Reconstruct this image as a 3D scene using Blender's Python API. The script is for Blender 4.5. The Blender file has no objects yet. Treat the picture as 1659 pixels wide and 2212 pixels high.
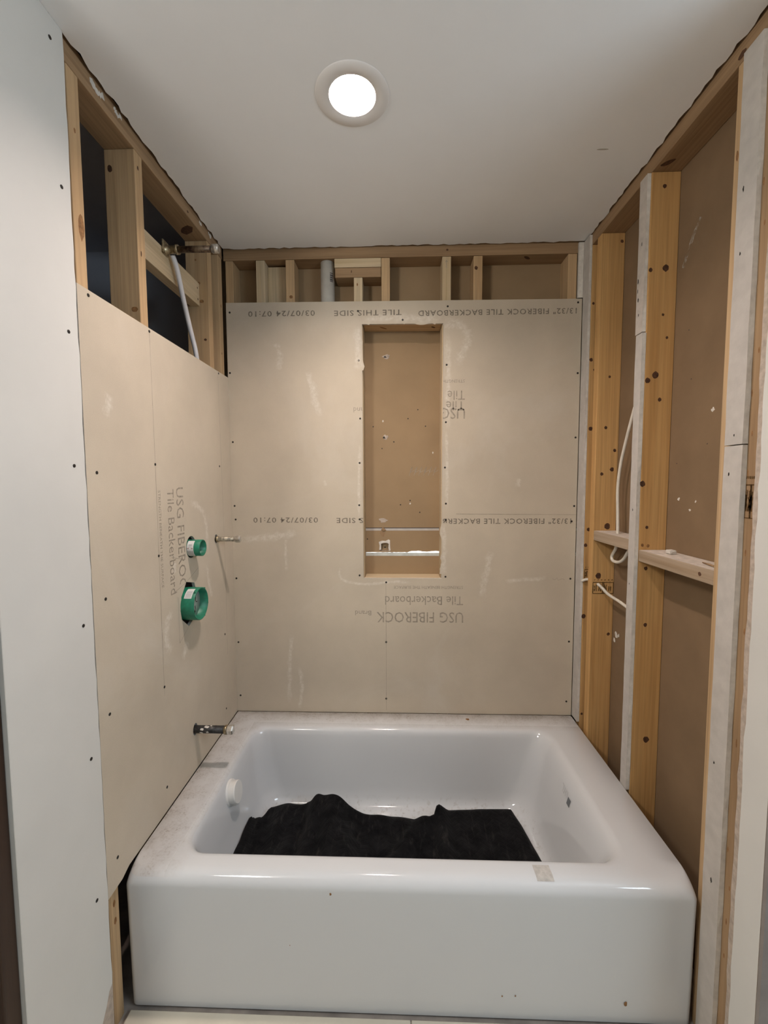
import bpy, bmesh, math, random
from mathutils import Vector, Matrix, noise
random.seed(7)
S = bpy.context.scene
COL = S.collection
# ------------------------------------------------------------------ camera
cam_d = bpy.data.cameras.new('camera')
cam = bpy.data.objects.new('camera', cam_d); COL.objects.link(cam)
cam_d.sensor_fit = 'HORIZONTAL'; cam_d.sensor_width = 36.0
cam_d.lens = 923.5/1659*36.0
cam_d.clip_start = 0.02
_r = Vector((0.99945729, 0.03268147, -0.00412909))
_u = Vector((0.0018666, 0.06895859, 0.99761778))
_f = Vector((-0.03288835, 0.99708407, -0.06886016))
M = Matrix.Identity(4)
for i in range(3):
    M[i][0] = _r[i]; M[i][1] = _u[i]; M[i][2] = -_f[i]
M[0][3], M[1][3], M[2][3] = 0.74378, -1.88748, 1.44375
cam.matrix_world = M
S.camera = cam
# ------------------------------------------------------------------ world, lamps of the bathroom, exposure
W = bpy.data.worlds.new('world'); S.world = W; W.use_nodes = True
W.node_tree.nodes['Background'].inputs[0].default_value = (0.0, 0.0, 0.0, 1)
W.node_tree.nodes['Background'].inputs[1].default_value = 0.0
CAN_LAMP = 770.0          # emission of the recessed lamp lens
def area(name, loc, target, size, size_y, power, color):
    l = bpy.data.lights.new(name, 'AREA'); l.shape = 'RECTANGLE'; l.size = size; l.size_y = size_y
    l.energy = power; l.color = color
    o = bpy.data.objects.new(name, l); COL.objects.link(o); o.location = loc
    o.rotation_euler = (Vector(target)-Vector(loc)).to_track_quat('-Z', 'Y').to_euler()
    return o
area('vanity_light', (2.45, -2.05, 1.95), (0.7, -1.2, 1.9), 1.0, 0.35, 20.0, (0.74, 0.88, 1.0))
area('bathroom_ceiling_light', (-0.30, -2.10, 2.26), (1.20, -0.9, 1.1), 0.30, 0.30, 16.5, (1.0, 0.95, 0.88))
area('hall_light', (0.5, 0.75, 2.2), (0.75, 0.45, 1.1), 0.3, 0.3, 110.0, (0.9, 0.95, 1.0))   # room beyond the back wall
S.view_settings.view_transform = 'Standard'
S.view_settings.look = 'None'
S.view_settings.gamma = 1.0
S.view_settings.use_curve_mapping = False
S.view_settings.exposure = 0.0

# ------------------------------------------------------------------ materials
def new_mat(name):
    m = bpy.data.materials.new(name); m.use_nodes = True
    nt = m.node_tree; b = nt.nodes['Principled BSDF']
    return m, nt, b
def N(nt, t, **kw):
    n = nt.nodes.new(t)
    for k, v in kw.items():
        setattr(n, k, v)
    return n
def ramp(nt, fac, stops):
    r = N(nt, 'ShaderNodeValToRGB')
    e = r.color_ramp.elements
    e[0].position, e[0].color = stops[0][0], (*stops[0][1], 1)
    e[1].position, e[1].color = stops[-1][0], (*stops[-1][1], 1)
    for p, c in stops[1:-1]:
        x = e.new(p); x.color = (*c, 1)
    nt.links.new(fac, r.inputs[0]); return r.outputs[0]
def mix(nt, fac, a, b, mode='MIX'):
    m = N(nt, 'ShaderNodeMix', data_type='RGBA', blend_type=mode)
    for sock, v in ((m.inputs[0], fac), (m.inputs[6], a), (m.inputs[7], b)):
        if hasattr(v, 'is_output'): nt.links.new(v, sock)
        elif isinstance(v, (int, float)): sock.default_value = v
        else: sock.default_value = (*v, 1)
    return m.outputs[2]
def coords(nt, scale=(1, 1, 1), rnd=True):
    tc = N(nt, 'ShaderNodeTexCoord'); src = tc.outputs['Object']
    if rnd:
        oi = N(nt, 'ShaderNodeObjectInfo'); ml = N(nt, 'ShaderNodeMath', operation='MULTIPLY'); ml.inputs[1].default_value = 37.0
        nt.links.new(oi.outputs['Random'], ml.inputs[0])
        va = N(nt, 'ShaderNodeVectorMath', operation='ADD')
        nt.links.new(src, va.inputs[0]); nt.links.new(ml.outputs[0], va.inputs[1]); src = va.outputs[0]
    mp = N(nt, 'ShaderNodeMapping'); mp.inputs['Scale'].default_value = scale
    nt.links.new(src, mp.inputs[0]); return mp.outputs[0]
def noise_tex(nt, vec, scale, detail=4, rough=0.55, dist=0.0):
    n = N(nt, 'ShaderNodeTexNoise'); n.inputs['Scale'].default_value = scale
    n.inputs['Detail'].default_value = detail; n.inputs['Roughness'].default_value = rough
    n.inputs['Distortion'].default_value = dist
    nt.links.new(vec, n.inputs['Vector']); return n.outputs['Fac']
def bump(nt, b, h, strength, dist=0.002):
    bp = N(nt, 'ShaderNodeBump'); bp.inputs['Strength'].default_value = strength; bp.inputs['Distance'].default_value = dist
    nt.links.new(h, bp.inputs['Height']); nt.links.new(bp.outputs[0], b.inputs['Normal'])

def mottled(name, base, amount=0.12, scale=6, rough=0.85, bumpy=0.15, fine=180, spec=0.3):
    m, nt, b = new_mat(name)
    v = coords(nt)
    n1 = noise_tex(nt, v, scale, 5)
    lo = tuple(c*(1-amount) for c in base); hi = tuple(min(1, c*(1+amount)) for c in base)
    c = ramp(nt, n1, [(0.3, lo), (0.7, hi)])
    nt.links.new(c, b.inputs['Base Color'])
    b.inputs['Roughness'].default_value = rough; b.inputs['Specular IOR Level'].default_value = spec
    bump(nt, b, noise_tex(nt, v, fine, 3), bumpy, 0.001)
    return m
def wood(name, base, dark, rings=1.0, rough=0.72):
    m, nt, b = new_mat(name)
    v = coords(nt, (1, 1, 0.045))
    n1 = noise_tex(nt, v, 26, 5, 0.6, 0.8)
    c1 = ramp(nt, n1, [(0.28, dark), (0.5, base), (0.75, tuple(min(1, x*1.12) for x in base))])
    v2 = coords(nt, (1, 1, 0.02))
    n2 = noise_tex(nt, v2, 130, 4, 0.6, 0.3)
    c2 = ramp(nt, n2, [(0.34, tuple(x*0.62 for x in base)), (0.6, tuple(min(1, x*1.06) for x in base))])
    c = mix(nt, 0.52*rings, c1, c2)
    v3 = coords(nt, (1, 1, 0.35))
    n3 = noise_tex(nt, v3, 5, 3)
    c = mix(nt, ramp(nt, n3, [(0.35, (0, 0, 0)), (0.75, (0.42, 0.42, 0.42))]), c, dark)
    nt.links.new(c, b.inputs['Base Color']); b.inputs['Roughness'].default_value = rough
    b.inputs['Specular IOR Level'].default_value = 0.3
    bump(nt, b, n2, 0.25, 0.001)
    return m
def plain(name, base, rough=0.6, metal=0.0, spec=0.5, nscale=30, amount=0.1):
    m, nt, b = new_mat(name)
    n1 = noise_tex(nt, coords(nt), nscale, 4)
    c = ramp(nt, n1, [(0.3, tuple(x*(1-amount) for x in base)), (0.7, tuple(min(1, x*(1+amount)) for x in base))])
    nt.links.new(c, b.inputs['Base Color'])
    b.inputs['Roughness'].default_value = rough; b.inputs['Metallic'].default_value = metal
    b.inputs['Specular IOR Level'].default_value = spec
    return m
def emit(name, color, strength):
    m, nt, b = new_mat(name)
    b.inputs['Base Color'].default_value = (0.8, 0.8, 0.8, 1)
    b.inputs['Emission Color'].default_value = (*color, 1); b.inputs['Emission Strength'].default_value = strength
    return m

BOARD = (0.550, 0.475, 0.372)
def board_mat(name, base, smear=False):
    m, nt, b = new_mat(name)
    v = coords(nt, rnd=False)
    n1 = noise_tex(nt, v, 3.0, 6, 0.6)
    c = ramp(nt, n1, [(0.3, tuple(x*0.90 for x in base)), (0.7, tuple(x*1.10 for x in base))])
    n2 = noise_tex(nt, v, 1.7, 5, 0.65, 1.2)                      # dusty wiped patches
    dust = ramp(nt, n2, [(0.52, (0, 0, 0)), (0.72, (0.30, 0.30, 0.30))])
    c = mix(nt, dust, c, (0.66, 0.615, 0.545))
    n4 = noise_tex(nt, v, 420, 2)
    c = mix(nt, 0.12, c, ramp(nt, n4, [(0.35, tuple(x*0.7 for x in base)), (0.65, tuple(x*1.15 for x in base))]))
    if smear:                                                     # white joint dust wiped over the board
        at = N(nt, 'ShaderNodeAttribute'); at.attribute_name = 'smear'
        n5 = noise_tex(nt, v, 60, 6, 0.75)
        f = mix(nt, 1.0, at.outputs['Color'], ramp(nt, n5, [(0.36, (0.0, 0.0, 0.0)), (0.68, (0.68, 0.68, 0.68))]), 'MULTIPLY')
        c = mix(nt, f, c, (0.76, 0.71, 0.63))
    nt.links.new(c, b.inputs['Base Color'])
    b.inputs['Roughness'].default_value = 0.82; b.inputs['Specular IOR Level'].default_value = 0.3
    bump(nt, b, noise_tex(nt, v, 260, 3), 0.10, 0.001)
    return m
M_smear = board_mat('dusty_board', BOARD, True)
M_board = board_mat('tile_backerboard', BOARD)
M_core = mottled('board_core', (0.55, 0.51, 0.46), 0.15, 60, 0.9, 0.4)
def faded(name, ink, under, lo, hi, scale):
    m, nt, b = new_mat(name)
    n = noise_tex(nt, coords(nt, rnd=False), scale, 3)
    f = ramp(nt, n, [(0.3, (lo, lo, lo)), (0.7, (hi, hi, hi))])
    nt.links.new(mix(nt, f, under, ink), b.inputs['Base Color'])
    b.inputs['Roughness'].default_value = 0.85; b.inputs['Specular IOR Level'].default_value = 0.2
    return m
M_ink = faded('printed_ink', (0.085, 0.070, 0.058), BOARD, 0.55, 0.9, 90)
M_ink_pale = faded('faded_ink', (0.12, 0.10, 0.085), BOARD, 0.30, 0.68, 70)
M_pencil = faded('pencil', (0.10, 0.09, 0.08), BOARD, 0.25, 0.6, 40)
M_stamp = faded('lumber_stamp_ink', (0.03, 0.015, 0.008), (0.30, 0.17, 0.06), 0.45, 0.9, 200)
def chalk():
    m, nt, b = new_mat('joint_dust')
    n = noise_tex(nt, coords(nt, rnd=False), 55, 5, 0.7)
    tr = N(nt, 'ShaderNodeBsdfTransparent'); mx = N(nt, 'ShaderNodeMixShader')
    f = ramp(nt, n, [(0.44, (0, 0, 0)), (0.66, (0.62, 0.62, 0.62))])
    b.inputs['Base Color'].default_value = (0.72, 0.67, 0.58, 1); b.inputs['Roughness'].default_value = 0.9
    nt.links.new(f, mx.inputs[0]); nt.links.new(tr.outputs[0], mx.inputs[1]); nt.links.new(b.outputs[0], mx.inputs[2])
    nt.links.new(mx.outputs[0], nt.nodes['Material Output'].inputs['Surface'])
    return m
M_chalk = chalk()
M_paint = mottled('painted_drywall', (0.655, 0.645, 0.610), 0.035, 4, 0.55, 0.12, 140)
M_paper = mottled('drywall_paper', (0.50, 0.45, 0.40), 0.10, 40, 0.9, 0.4, 220)
M_torn = mottled('torn_paper', (0.46, 0.385, 0.32), 0.18, 70, 0.95, 0.8, 160)
M_furring = mottled('drywall_strip', (0.50, 0.465, 0.425), 0.08, 30, 0.88, 0.3, 200)
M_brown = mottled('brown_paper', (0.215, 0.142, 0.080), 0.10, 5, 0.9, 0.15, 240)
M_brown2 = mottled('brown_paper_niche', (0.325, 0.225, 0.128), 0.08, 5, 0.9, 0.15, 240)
M_ceil = mottled('ceiling_paint', (0.87, 0.885, 0.90), 0.012, 5, 0.9, 0.1, 160)
M_w_amber = wood('amber_pine', (0.61, 0.37, 0.150), (0.45, 0.225, 0.068))
M_w_tan = wood('tan_pine', (0.55, 0.38, 0.215), (0.36, 0.215, 0.095))
M_w_pale = wood('pale_pine', (0.62, 0.50, 0.335), (0.47, 0.33, 0.17))
M_w_old = wood('old_pine', (0.36, 0.235, 0.13), (0.20, 0.11, 0.05))
M_w_dusty = wood('dusty_pine', (0.42, 0.325, 0.235), (0.27, 0.18, 0.10), 0.7, 0.9)
M_knot = plain('knot', (0.075, 0.030, 0.012), 0.75, nscale=120, amount=0.5)
M_knot_pale = plain('pale_knot', (0.24, 0.115, 0.04), 0.75, nscale=120, amount=0.35)
M_dust = mottled('gypsum_dust', (0.60, 0.53, 0.46), 0.18, 60, 0.95, 0.5, 200)
M_screw = plain('dark_screw', (0.035, 0.03, 0.026), 0.5, 0.6, nscale=200, amount=0.4)
M_ivory = plain('white_plastic', (0.72, 0.71, 0.68), 0.35, nscale=10, amount=0.03)
M_cable = plain('cable_jacket', (0.70, 0.65, 0.56), 0.5, nscale=40, amount=0.08)
M_pvc = plain('pvc', (0.60, 0.575, 0.52), 0.4, nscale=25, amount=0.08)
M_pex = plain('pex', (0.62, 0.60, 0.60), 0.4, nscale=20, amount=0.06)
M_green = plain('green_plastic', (0.010, 0.175, 0.098), 0.42, nscale=40, amount=0.28)
M_greenin = plain('green_plastic_inside', (0.008, 0.13, 0.078), 0.5, nscale=30, amount=0.25)
M_sticker = plain('sticker', (0.70, 0.70, 0.68), 0.5, nscale=40, amount=0.04)
M_stkink = plain('sticker_ink', (0.10, 0.09, 0.09), 0.6)
M_stkgrey = plain('sticker_grey', (0.42, 0.42, 0.42), 0.6)
M_greyink = plain('grey_ink', (0.14, 0.15, 0.16), 0.5)
M_red = plain('sticker_red', (0.45, 0.06, 0.05), 0.6)
M_greyplate = plain('grey_plate', (0.56, 0.59, 0.56), 0.5, nscale=30, amount=0.15)
def tarnish(name, a, b_, metal, rough, scale):
    m, nt, b = new_mat(name)
    n = noise_tex(nt, coords(nt), scale, 5, 0.65)
    nt.links.new(ramp(nt, n, [(0.36, a), (0.62, b_)]), b.inputs['Base Color'])
    b.inputs['Metallic'].default_value = metal; b.inputs['Roughness'].default_value = rough
    bump(nt, b, n, 0.3, 0.001)
    return m
M_copper = tarnish('tarnished_copper', (0.05, 0.026, 0.022), (0.22, 0.16, 0.10), 0.75, 0.45, 55)
M_brass = tarnish('brass', (0.18, 0.13, 0.07), (0.50, 0.42, 0.28), 0.85, 0.35, 80)
M_iron = tarnish('dark_iron', (0.02, 0.02, 0.02), (0.085, 0.08, 0.075), 0.6, 0.5, 70)
M_spotted = tarnish('spotted_pipe', (0.03, 0.024, 0.017), (0.50, 0.44, 0.33), 0.35, 0.4, 85)
M_nickel = tarnish('nickel_cap', (0.40, 0.37, 0.32), (0.72, 0.69, 0.64), 0.8, 0.3, 40)
M_plaster = mottled('plaster', (0.66, 0.62, 0.56), 0.1, 60, 0.95, 0.6, 150)
M_dark = plain('dark_void', (0.05, 0.045, 0.05), 0.9)
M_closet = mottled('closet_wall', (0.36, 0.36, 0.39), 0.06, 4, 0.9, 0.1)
M_greytrim = mottled('grey_trim', (0.27, 0.245, 0.23), 0.12, 12, 0.8, 0.2)
M_door = wood('dark_brown_door', (0.045, 0.024, 0.014), (0.022, 0.012, 0.008), 0.6, 0.45)
M_tile = mottled('cream_tile', (0.66, 0.60, 0.49), 0.05, 10, 0.3, 0.05)
M_subfloor = mottled('dusty_subfloor', (0.36, 0.31, 0.27), 0.25, 14, 0.95, 0.6, 90)
M_slit = mottled('hall_wall', (0.8, 0.8, 0.78), 0.02, 4, 0.7, 0.05)
M_lamp = emit('lamp_lens_glow', (1.0, 0.845, 0.77), CAN_LAMP)
M_trimwhite = plain('lamp_trim_white', (0.80, 0.79, 0.78), 0.5, nscale=5, amount=0.02)

def tub_mat():
    m, nt, b = new_mat('tub_enamel')
    tc = N(nt, 'ShaderNodeTexCoord'); sp = N(nt, 'ShaderNodeSeparateXYZ'); nt.links.new(tc.outputs['Object'], sp.inputs[0])
    v = coords(nt, rnd=False)
    up = N(nt, 'ShaderNodeMath', operation='GREATER_THAN'); up.inputs[1].default_value = 0.380
    nt.links.new(sp.outputs['Z'], up.inputs[0])
    # grime concentrated on the wall sides of the deck
    gx = N(nt, 'ShaderNodeMapRange'); gx.inputs[1].default_value = 0.16; gx.inputs[2].default_value = 0.02; nt.links.new(sp.outputs['X'], gx.inputs[0])
    gy = N(nt, 'ShaderNodeMapRange'); gy.inputs[1].default_value = -0.13; gy.inputs[2].default_value = -0.02; nt.links.new(sp.outputs['Y'], gy.inputs[0])
    mxx = N(nt, 'ShaderNodeMath', operation='MAXIMUM'); nt.links.new(gx.outputs[0], mxx.inputs[0]); nt.links.new(gy.outputs[0], mxx.inputs[1])
    n1 = noise_tex(nt, v, 20, 7, 0.72)
    n2 = noise_tex(nt, v, 140, 3, 0.6)
    r1 = ramp(nt, n1, [(0.40, (0, 0, 0)), (0.66, (1, 1, 1))])
    r2 = ramp(nt, n2, [(0.50, (0.25, 0.25, 0.25)), (0.70, (1, 1, 1))])
    a = mix(nt, 1.0, r1, r2, 'MULTIPLY')
    bw = N(nt, 'ShaderNodeMath', operation='MULTIPLY'); nt.links.new(a, bw.inputs[0]); nt.links.new(mxx.outputs[0], bw.inputs[1])
    bw2 = N(nt, 'ShaderNodeMath', operation='MULTIPLY'); nt.links.new(bw.outputs[0], bw2.inputs[0]); nt.links.new(up.outputs[0], bw2.inputs[1])
    film = N(nt, 'ShaderNodeMath', operation='MULTIPLY'); nt.links.new(mxx.outputs[0], film.inputs[0]); nt.links.new(up.outputs[0], film.inputs[1])
    f2 = N(nt, 'ShaderNodeMath', operation='MULTIPLY'); nt.links.new(film.outputs[0], f2.inputs[0]); f2.inputs[1].default_value = 0.42
    c = mix(nt, f2.outputs[0], (0.625, 0.635, 0.645), (0.56, 0.51, 0.46))
    c = mix(nt, bw2.outputs[0], c, (0.20, 0.145, 0.10))
    # gritty dirt ring around the basin floor
    lowz = N(nt, 'ShaderNodeMapRange'); lowz.inputs[1].default_value = 0.125; lowz.inputs[2].default_value = 0.075; nt.links.new(sp.outputs['Z'], lowz.inputs[0])
    n3 = noise_tex(nt, v, 48, 6, 0.75)
    r3 = ramp(nt, n3, [(0.53, (0, 0, 0)), (0.72, (0.8, 0.8, 0.8))])
    l3 = N(nt, 'ShaderNodeMath', operation='MULTIPLY'); nt.links.new(lowz.outputs[0], l3.inputs[0]); nt.links.new(r3, l3.inputs[1])
    inb = N(nt, 'ShaderNodeMath', operation='GREATER_THAN'); inb.inputs[1].default_value = -0.8; nt.links.new(sp.outputs['Y'], inb.inputs[0])
    l4 = N(nt, 'ShaderNodeMath', operation='MULTIPLY'); nt.links.new(l3.outputs[0], l4.inputs[0]); nt.links.new(inb.outputs[0], l4.inputs[1])
    c = mix(nt, l4.outputs[0], c, (0.30, 0.25, 0.20))
    nt.links.new(c, b.inputs['Base Color'])
    rr = N(nt, 'ShaderNodeMapRange'); rr.inputs[3].default_value = 0.08; rr.inputs[4].default_value = 0.6
    nt.links.new(mxx.outputs[0], rr.inputs[0])
    r5 = mix(nt, up.outputs[0], (0.07, 0.07, 0.07), rr.outputs[0])
    nt.links.new(r5, b.inputs['Roughness'])
    b.inputs['Specular IOR Level'].default_value = 0.55
    return m
M_tub = tub_mat()
M_residue = mottled('label_residue', (0.47, 0.445, 0.41), 0.14, 90, 0.85, 0.3)
def blanket_mat():
    m, nt, b = new_mat('black_moving_blanket')
    v = coords(nt, rnd=False)
    n1 = noise_tex(nt, v, 16, 6, 0.7)
    n2 = noise_tex(nt, coords(nt, (1, 0.16, 1), rnd=False), 60, 5, 0.7)
    c = ramp(nt, n1, [(0.38, (0.0025, 0.0025, 0.003)), (0.72, (0.012, 0.0115, 0.0122))])
    c = mix(nt, ramp(nt, n2, [(0.55, (0, 0, 0)), (0.8, (0.6, 0.6, 0.6))]), c, (0.050, 0.045, 0.042))
    nt.links.new(c, b.inputs['Base Color']); b.inputs['Roughness'].default_value = 0.95
    b.inputs['Specular IOR Level'].default_value = 0.1
    b.inputs['Sheen Weight'].default_value = 0.03
    # zig-zag quilting
    tc = N(nt, 'ShaderNodeTexCoord'); sp = N(nt, 'ShaderNodeSeparateXYZ'); nt.links.new(tc.outputs['UV'], sp.inputs[0])
    pp = N(nt, 'ShaderNodeMath', operation='PINGPONG'); pp.inputs[1].default_value = 0.035; nt.links.new(sp.outputs['X'], pp.inputs[0])
    ad = N(nt, 'ShaderNodeMath', operation='ADD'); nt.links.new(sp.outputs['Y'], ad.inputs[0]); nt.links.new(pp.outputs[0], ad.inputs[1])
    p2 = N(nt, 'ShaderNodeMath', operation='PINGPONG'); p2.inputs[1].default_value = 0.011; nt.links.new(ad.outputs[0], p2.inputs[0])
    sm = N(nt, 'ShaderNodeMapRange'); sm.inputs[1].default_value = 0.0; sm.inputs[2].default_value = 0.004; nt.links.new(p2.outputs[0], sm.inputs[0])
    bump(nt, b, sm.outputs[0], 0.22, 0.003)
    return m
M_blanket = blanket_mat()

# ------------------------------------------------------------------ mesh helpers
def link(name, bm, mats, parent=None, smooth=False):
    me = bpy.data.meshes.new(name)
    bmesh.ops.recalc_face_normals(bm, faces=bm.faces[:])
    if smooth:
        for f in bm.faces: f.smooth = True
    bm.to_mesh(me); bm.free()
    for m in (mats if isinstance(mats, (list, tuple)) else [mats]): me.materials.append(m)
    o = bpy.data.objects.new(name, me); COL.objects.link(o)
    if parent: o.parent = parent
    return o
def tag(o, label, cat, group=None, kind=None):
    if label: o['label'] = label
    if cat: o['category'] = cat
    if group: o['group'] = group
    if kind: o['kind'] = kind
    return o
def struct(o): o['kind'] = 'structure'; return o
def empty(name, loc=(0, 0, 0)):
    o = bpy.data.objects.new(name, None); COL.objects.link(o); o.location = loc; o.empty_display_size = 0.05
    return o
def box(bm, a, b, mi=0, bev=0.0):
    r = bmesh.ops.create_cube(bm, size=1)
    vs = r['verts']
    for v in vs:
        v.co = Vector([a[i] if v.co[i] < 0 else b[i] for i in range(3)])
    fs = list({f for v in vs for f in v.link_faces})
    for f in fs: f.material_index = mi
    if bev > 0:
        es = list({e for v in vs for e in v.link_edges})
        res = bmesh.ops.bevel(bm, geom=es, offset=bev, segments=2, profile=0.5, affect='EDGES')
        for f in res['faces']: f.material_index = mi
def tube(bm, path, r, n=16, mi=0, cap=True):
    pts = [Vector(p) for p in path]; rings = []
    rr = r if isinstance(r, (list, tuple)) else [r]*len(pts)
    prev = None
    for i, p in enumerate(pts):
        t = (pts[min(i+1, len(pts)-1)] - pts[max(i-1, 0)])
        if t.length < 1e-9: t = prev.copy()
        t.normalize(); prev = t
        if i == 0:
            a = t.orthogonal().normalized()
        else:
            a = (a - t*a.dot(t)).normalized()
        b = t.cross(a)
        rings.append([bm.verts.new(p + (a*math.cos(2*math.pi*k/n) + b*math.sin(2*math.pi*k/n))*rr[i]) for k in range(n)])
    for i in range(len(rings)-1):
        for k in range(n):
            f = bm.faces.new((rings[i][k], rings[i][(k+1) % n], rings[i+1][(k+1) % n], rings[i+1][k])); f.material_index = mi; f.smooth = True
    if cap:
        f = bm.faces.new(rings[0][::-1]); f.material_index = mi
        f = bm.faces.new(rings[-1]); f.material_index = mi
def spline(pts, n=8):
    P = [Vector(p) for p in pts]; out = []
    for i in range(len(P)-1):
        p0 = P[max(i-1, 0)]; p1 = P[i]; p2 = P[i+1]; p3 = P[min(i+2, len(P)-1)]
        for k in range(n):
            t = k/n
            out.append(0.5*((2*p1) + (p2-p0)*t + (2*p0-5*p1+4*p2-p3)*t*t + (3*p1-p0-3*p2+p3)*t**3))
    out.append(P[-1]); return out
def lathe(bm, prof, axis_o, axis_d, n=32, mi=0, closed=False):
    # prof: (radius, distance along axis); open surface of revolution
    o = Vector(axis_o); d = Vector(axis_d).normalized(); a = d.orthogonal().normalized(); b = d.cross(a)
    rings = []
    for r, h in prof:
        if r < 1e-6: rings.append([bm.verts.new(o+d*h)])
        else: rings.append([bm.verts.new(o+d*h+(a*math.cos(2*math.pi*k/n)+b*math.sin(2*math.pi*k/n))*r) for k in range(n)])
    pairs = list(range(len(rings)-1))
    seq = [(rings[i], rings[i+1]) for i in pairs]
    if closed: seq.append((rings[-1], rings[0]))
    for A, B in seq:
        for k in range(n):
            if len(A) == 1 and len(B) == 1: continue
            if len(A) == 1: vs = (A[0], B[(k+1) % n], B[k])
            elif len(B) == 1: vs = (A[k], A[(k+1) % n], B[0])
            else: vs = (A[k], A[(k+1) % n], B[(k+1) % n], B[k])
            f = bm.faces.new(vs); f.material_index = mi; f.smooth = True
def plate(bm, outer, holes, mapf, thick, mi=0, mi_side=0):
    # flat plate with holes; mapf(u, v, w) -> 3-D, w = 0 is the face and w = thick the back
    loops = [outer] + holes; edges = []; vl = []
    for lp in loops:
        vs = [bm.verts.new(mapf(u, v, 0)) for u, v in lp]; vl.append(vs)
        for i in range(len(vs)): edges.append(bm.edges.new((vs[i], vs[(i+1) % len(vs)])))
    r = bmesh.ops.triangle_fill(bm, use_beauty=True, use_dissolve=False, edges=edges)
    faces = [g for g in r['geom'] if isinstance(g, bmesh.types.BMFace)]
    for f in faces: f.material_index = mi
    back = {}
    for vs, lp in zip(vl, loops):
        for v, (u, w_) in zip(vs, lp): back[v] = bm.verts.new(mapf(u, w_, thick))
    for f in faces:
        nf = bm.faces.new([back[v] for v in reversed(f.verts)]); nf.material_index = mi_side
    for vs in vl:
        for i in range(len(vs)):
            a, b = vs[i], vs[(i+1) % len(vs)]
            f = bm.faces.new((a, b, back[b], back[a])); f.material_index = mi_side
def disc(bm, c, nrm, rx, ry=None, mi=0, n=12, up=(0, 0, 1), jit=0.0, lift=0.0006):
    c = Vector(c); nrm = Vector(nrm).normalized(); up = Vector(up); ry = ry or rx
    a = up.cross(nrm)
    if a.length < 1e-4: a = nrm.orthogonal()
    a.normalize(); b = nrm.cross(a)
    rim = []
    for k in range(n):
        t = 2*math.pi*k/n; q = 1+random.uniform(-jit, jit)
        rim.append(bm.verts.new(c + nrm*lift*0.4 + (a*math.cos(t)*rx + b*math.sin(t)*ry)*q))
    top = bm.verts.new(c + nrm*lift)
    for k in range(n):
        f = bm.faces.new((rim[k], rim[(k+1) % n], top)); f.material_index = mi; f.smooth = True
def ribbon(bm, pts, w, mapf, mi=0, jit=0.3, lift=-0.0005, sub=8):
    P = spline([(p[0], p[1], 0) for p in pts], sub); L = []
    for i, p in enumerate(P):
        t = P[min(i+1, len(P)-1)] - P[max(i-1, 0)]
        if t.length < 1e-9: t = Vector((1, 0, 0))
        t.normalize(); nn = Vector((-t.y, t.x, 0))
        ww = w*0.5*(1+random.uniform(-jit, jit))
        L.append((bm.verts.new(mapf(*(p+nn*ww)[:2], lift)), bm.verts.new(mapf(*(p-nn*ww)[:2], lift))))
    for i in range(len(L)-1):
        f = bm.faces.new((L[i][0], L[i][1], L[i+1][1], L[i+1][0])); f.material_index = mi
def smear(bm, pts, w, mapf, mi, lift=-0.0003):
    lay = bm.loops.layers.float_color.get('smear') or bm.loops.layers.float_color.new('smear')
    P = spline([(p[0], p[1], 0) for p in pts], 8); L = []; n = len(P)
    for i, p in enumerate(P):
        t = P[min(i+1, n-1)] - P[max(i-1, 0)]; t.normalize(); nn = Vector((-t.y, t.x, 0))
        e = min(1.0, i/(n*0.15), (n-1-i)/(n*0.15))
        row = []
        for k, q in ((-1, 0.0), (-0.35, 1.0), (0.35, 1.0), (1, 0.0)):
            ww = w*0.65*k*(1+random.uniform(-.45, .45))
            row.append((bm.verts.new(mapf(*(p+nn*ww)[:2], lift)), q*e))
        L.append(row)
    for i in range(n-1):
        for k in range(3):
            q = (L[i][k], L[i][k+1], L[i+1][k+1], L[i+1][k])
            f = bm.faces.new([x[0] for x in q]); f.material_index = mi
            for lp, x in zip(f.loops, q): lp[lay] = (x[1], x[1], x[1], 1)
def text_bm(body, width, height, mapf, space=1.0, cuts=(), bold=0.0):
    # flat lettering scaled to width x height; mapf(u, v) -> 3-D; cuts: (u0, u1) ranges removed
    cu = bpy.data.curves.new('lettering', 'FONT'); cu.body = body; cu.size = 1.0; cu.space_character = space
    cu.resolution_u = 2; cu.offset = bold
    ob = bpy.data.objects.new('lettering', cu); COL.objects.link(ob)
    dg = bpy.context.evaluated_depsgraph_get(); dg.update()
    me = ob.evaluated_get(dg).to_mesh()
    bm = bmesh.new(); bm.from_mesh(me); ob.evaluated_get(dg).to_mesh_clear()
    bpy.data.objects.remove(ob); bpy.data.curves.remove(cu)
    xs = [v.co.x for v in bm.verts]; ys = [v.co.y for v in bm.verts]
    x0, x1 = min(xs), max(xs)
    for v in bm.verts: v.co = Vector(((v.co.x-x0)/(x1-x0)*width, v.co.y/0.70*height, 0))
    for u0, u1 in cuts:
        for u in (u0, u1):
            bmesh.ops.bisect_plane(bm, geom=bm.verts[:]+bm.edges[:]+bm.faces[:], plane_co=(u, 0, 0), plane_no=(1, 0, 0))
        dead = [f for f in bm.faces if u0 < f.calc_center_median().x < u1]
        bmesh.ops.delete(bm, geom=dead, context='FACES')
    for v in bm.verts: v.co = Vector(mapf(v.co.x, v.co.y))
    return bm
def text(name, body, width, height, mapf, mat, parent, space=1.0, cuts=(), bold=0.0):
    bm = text_bm(body, width, height, mapf, space, cuts, bold)
    me = bpy.data.meshes.new(name); bm.to_mesh(me); bm.free(); me.materials.append(mat)
    o = bpy.data.objects.new(name, me); COL.objects.link(o)
    if parent: o.parent = parent
    return o

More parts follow.
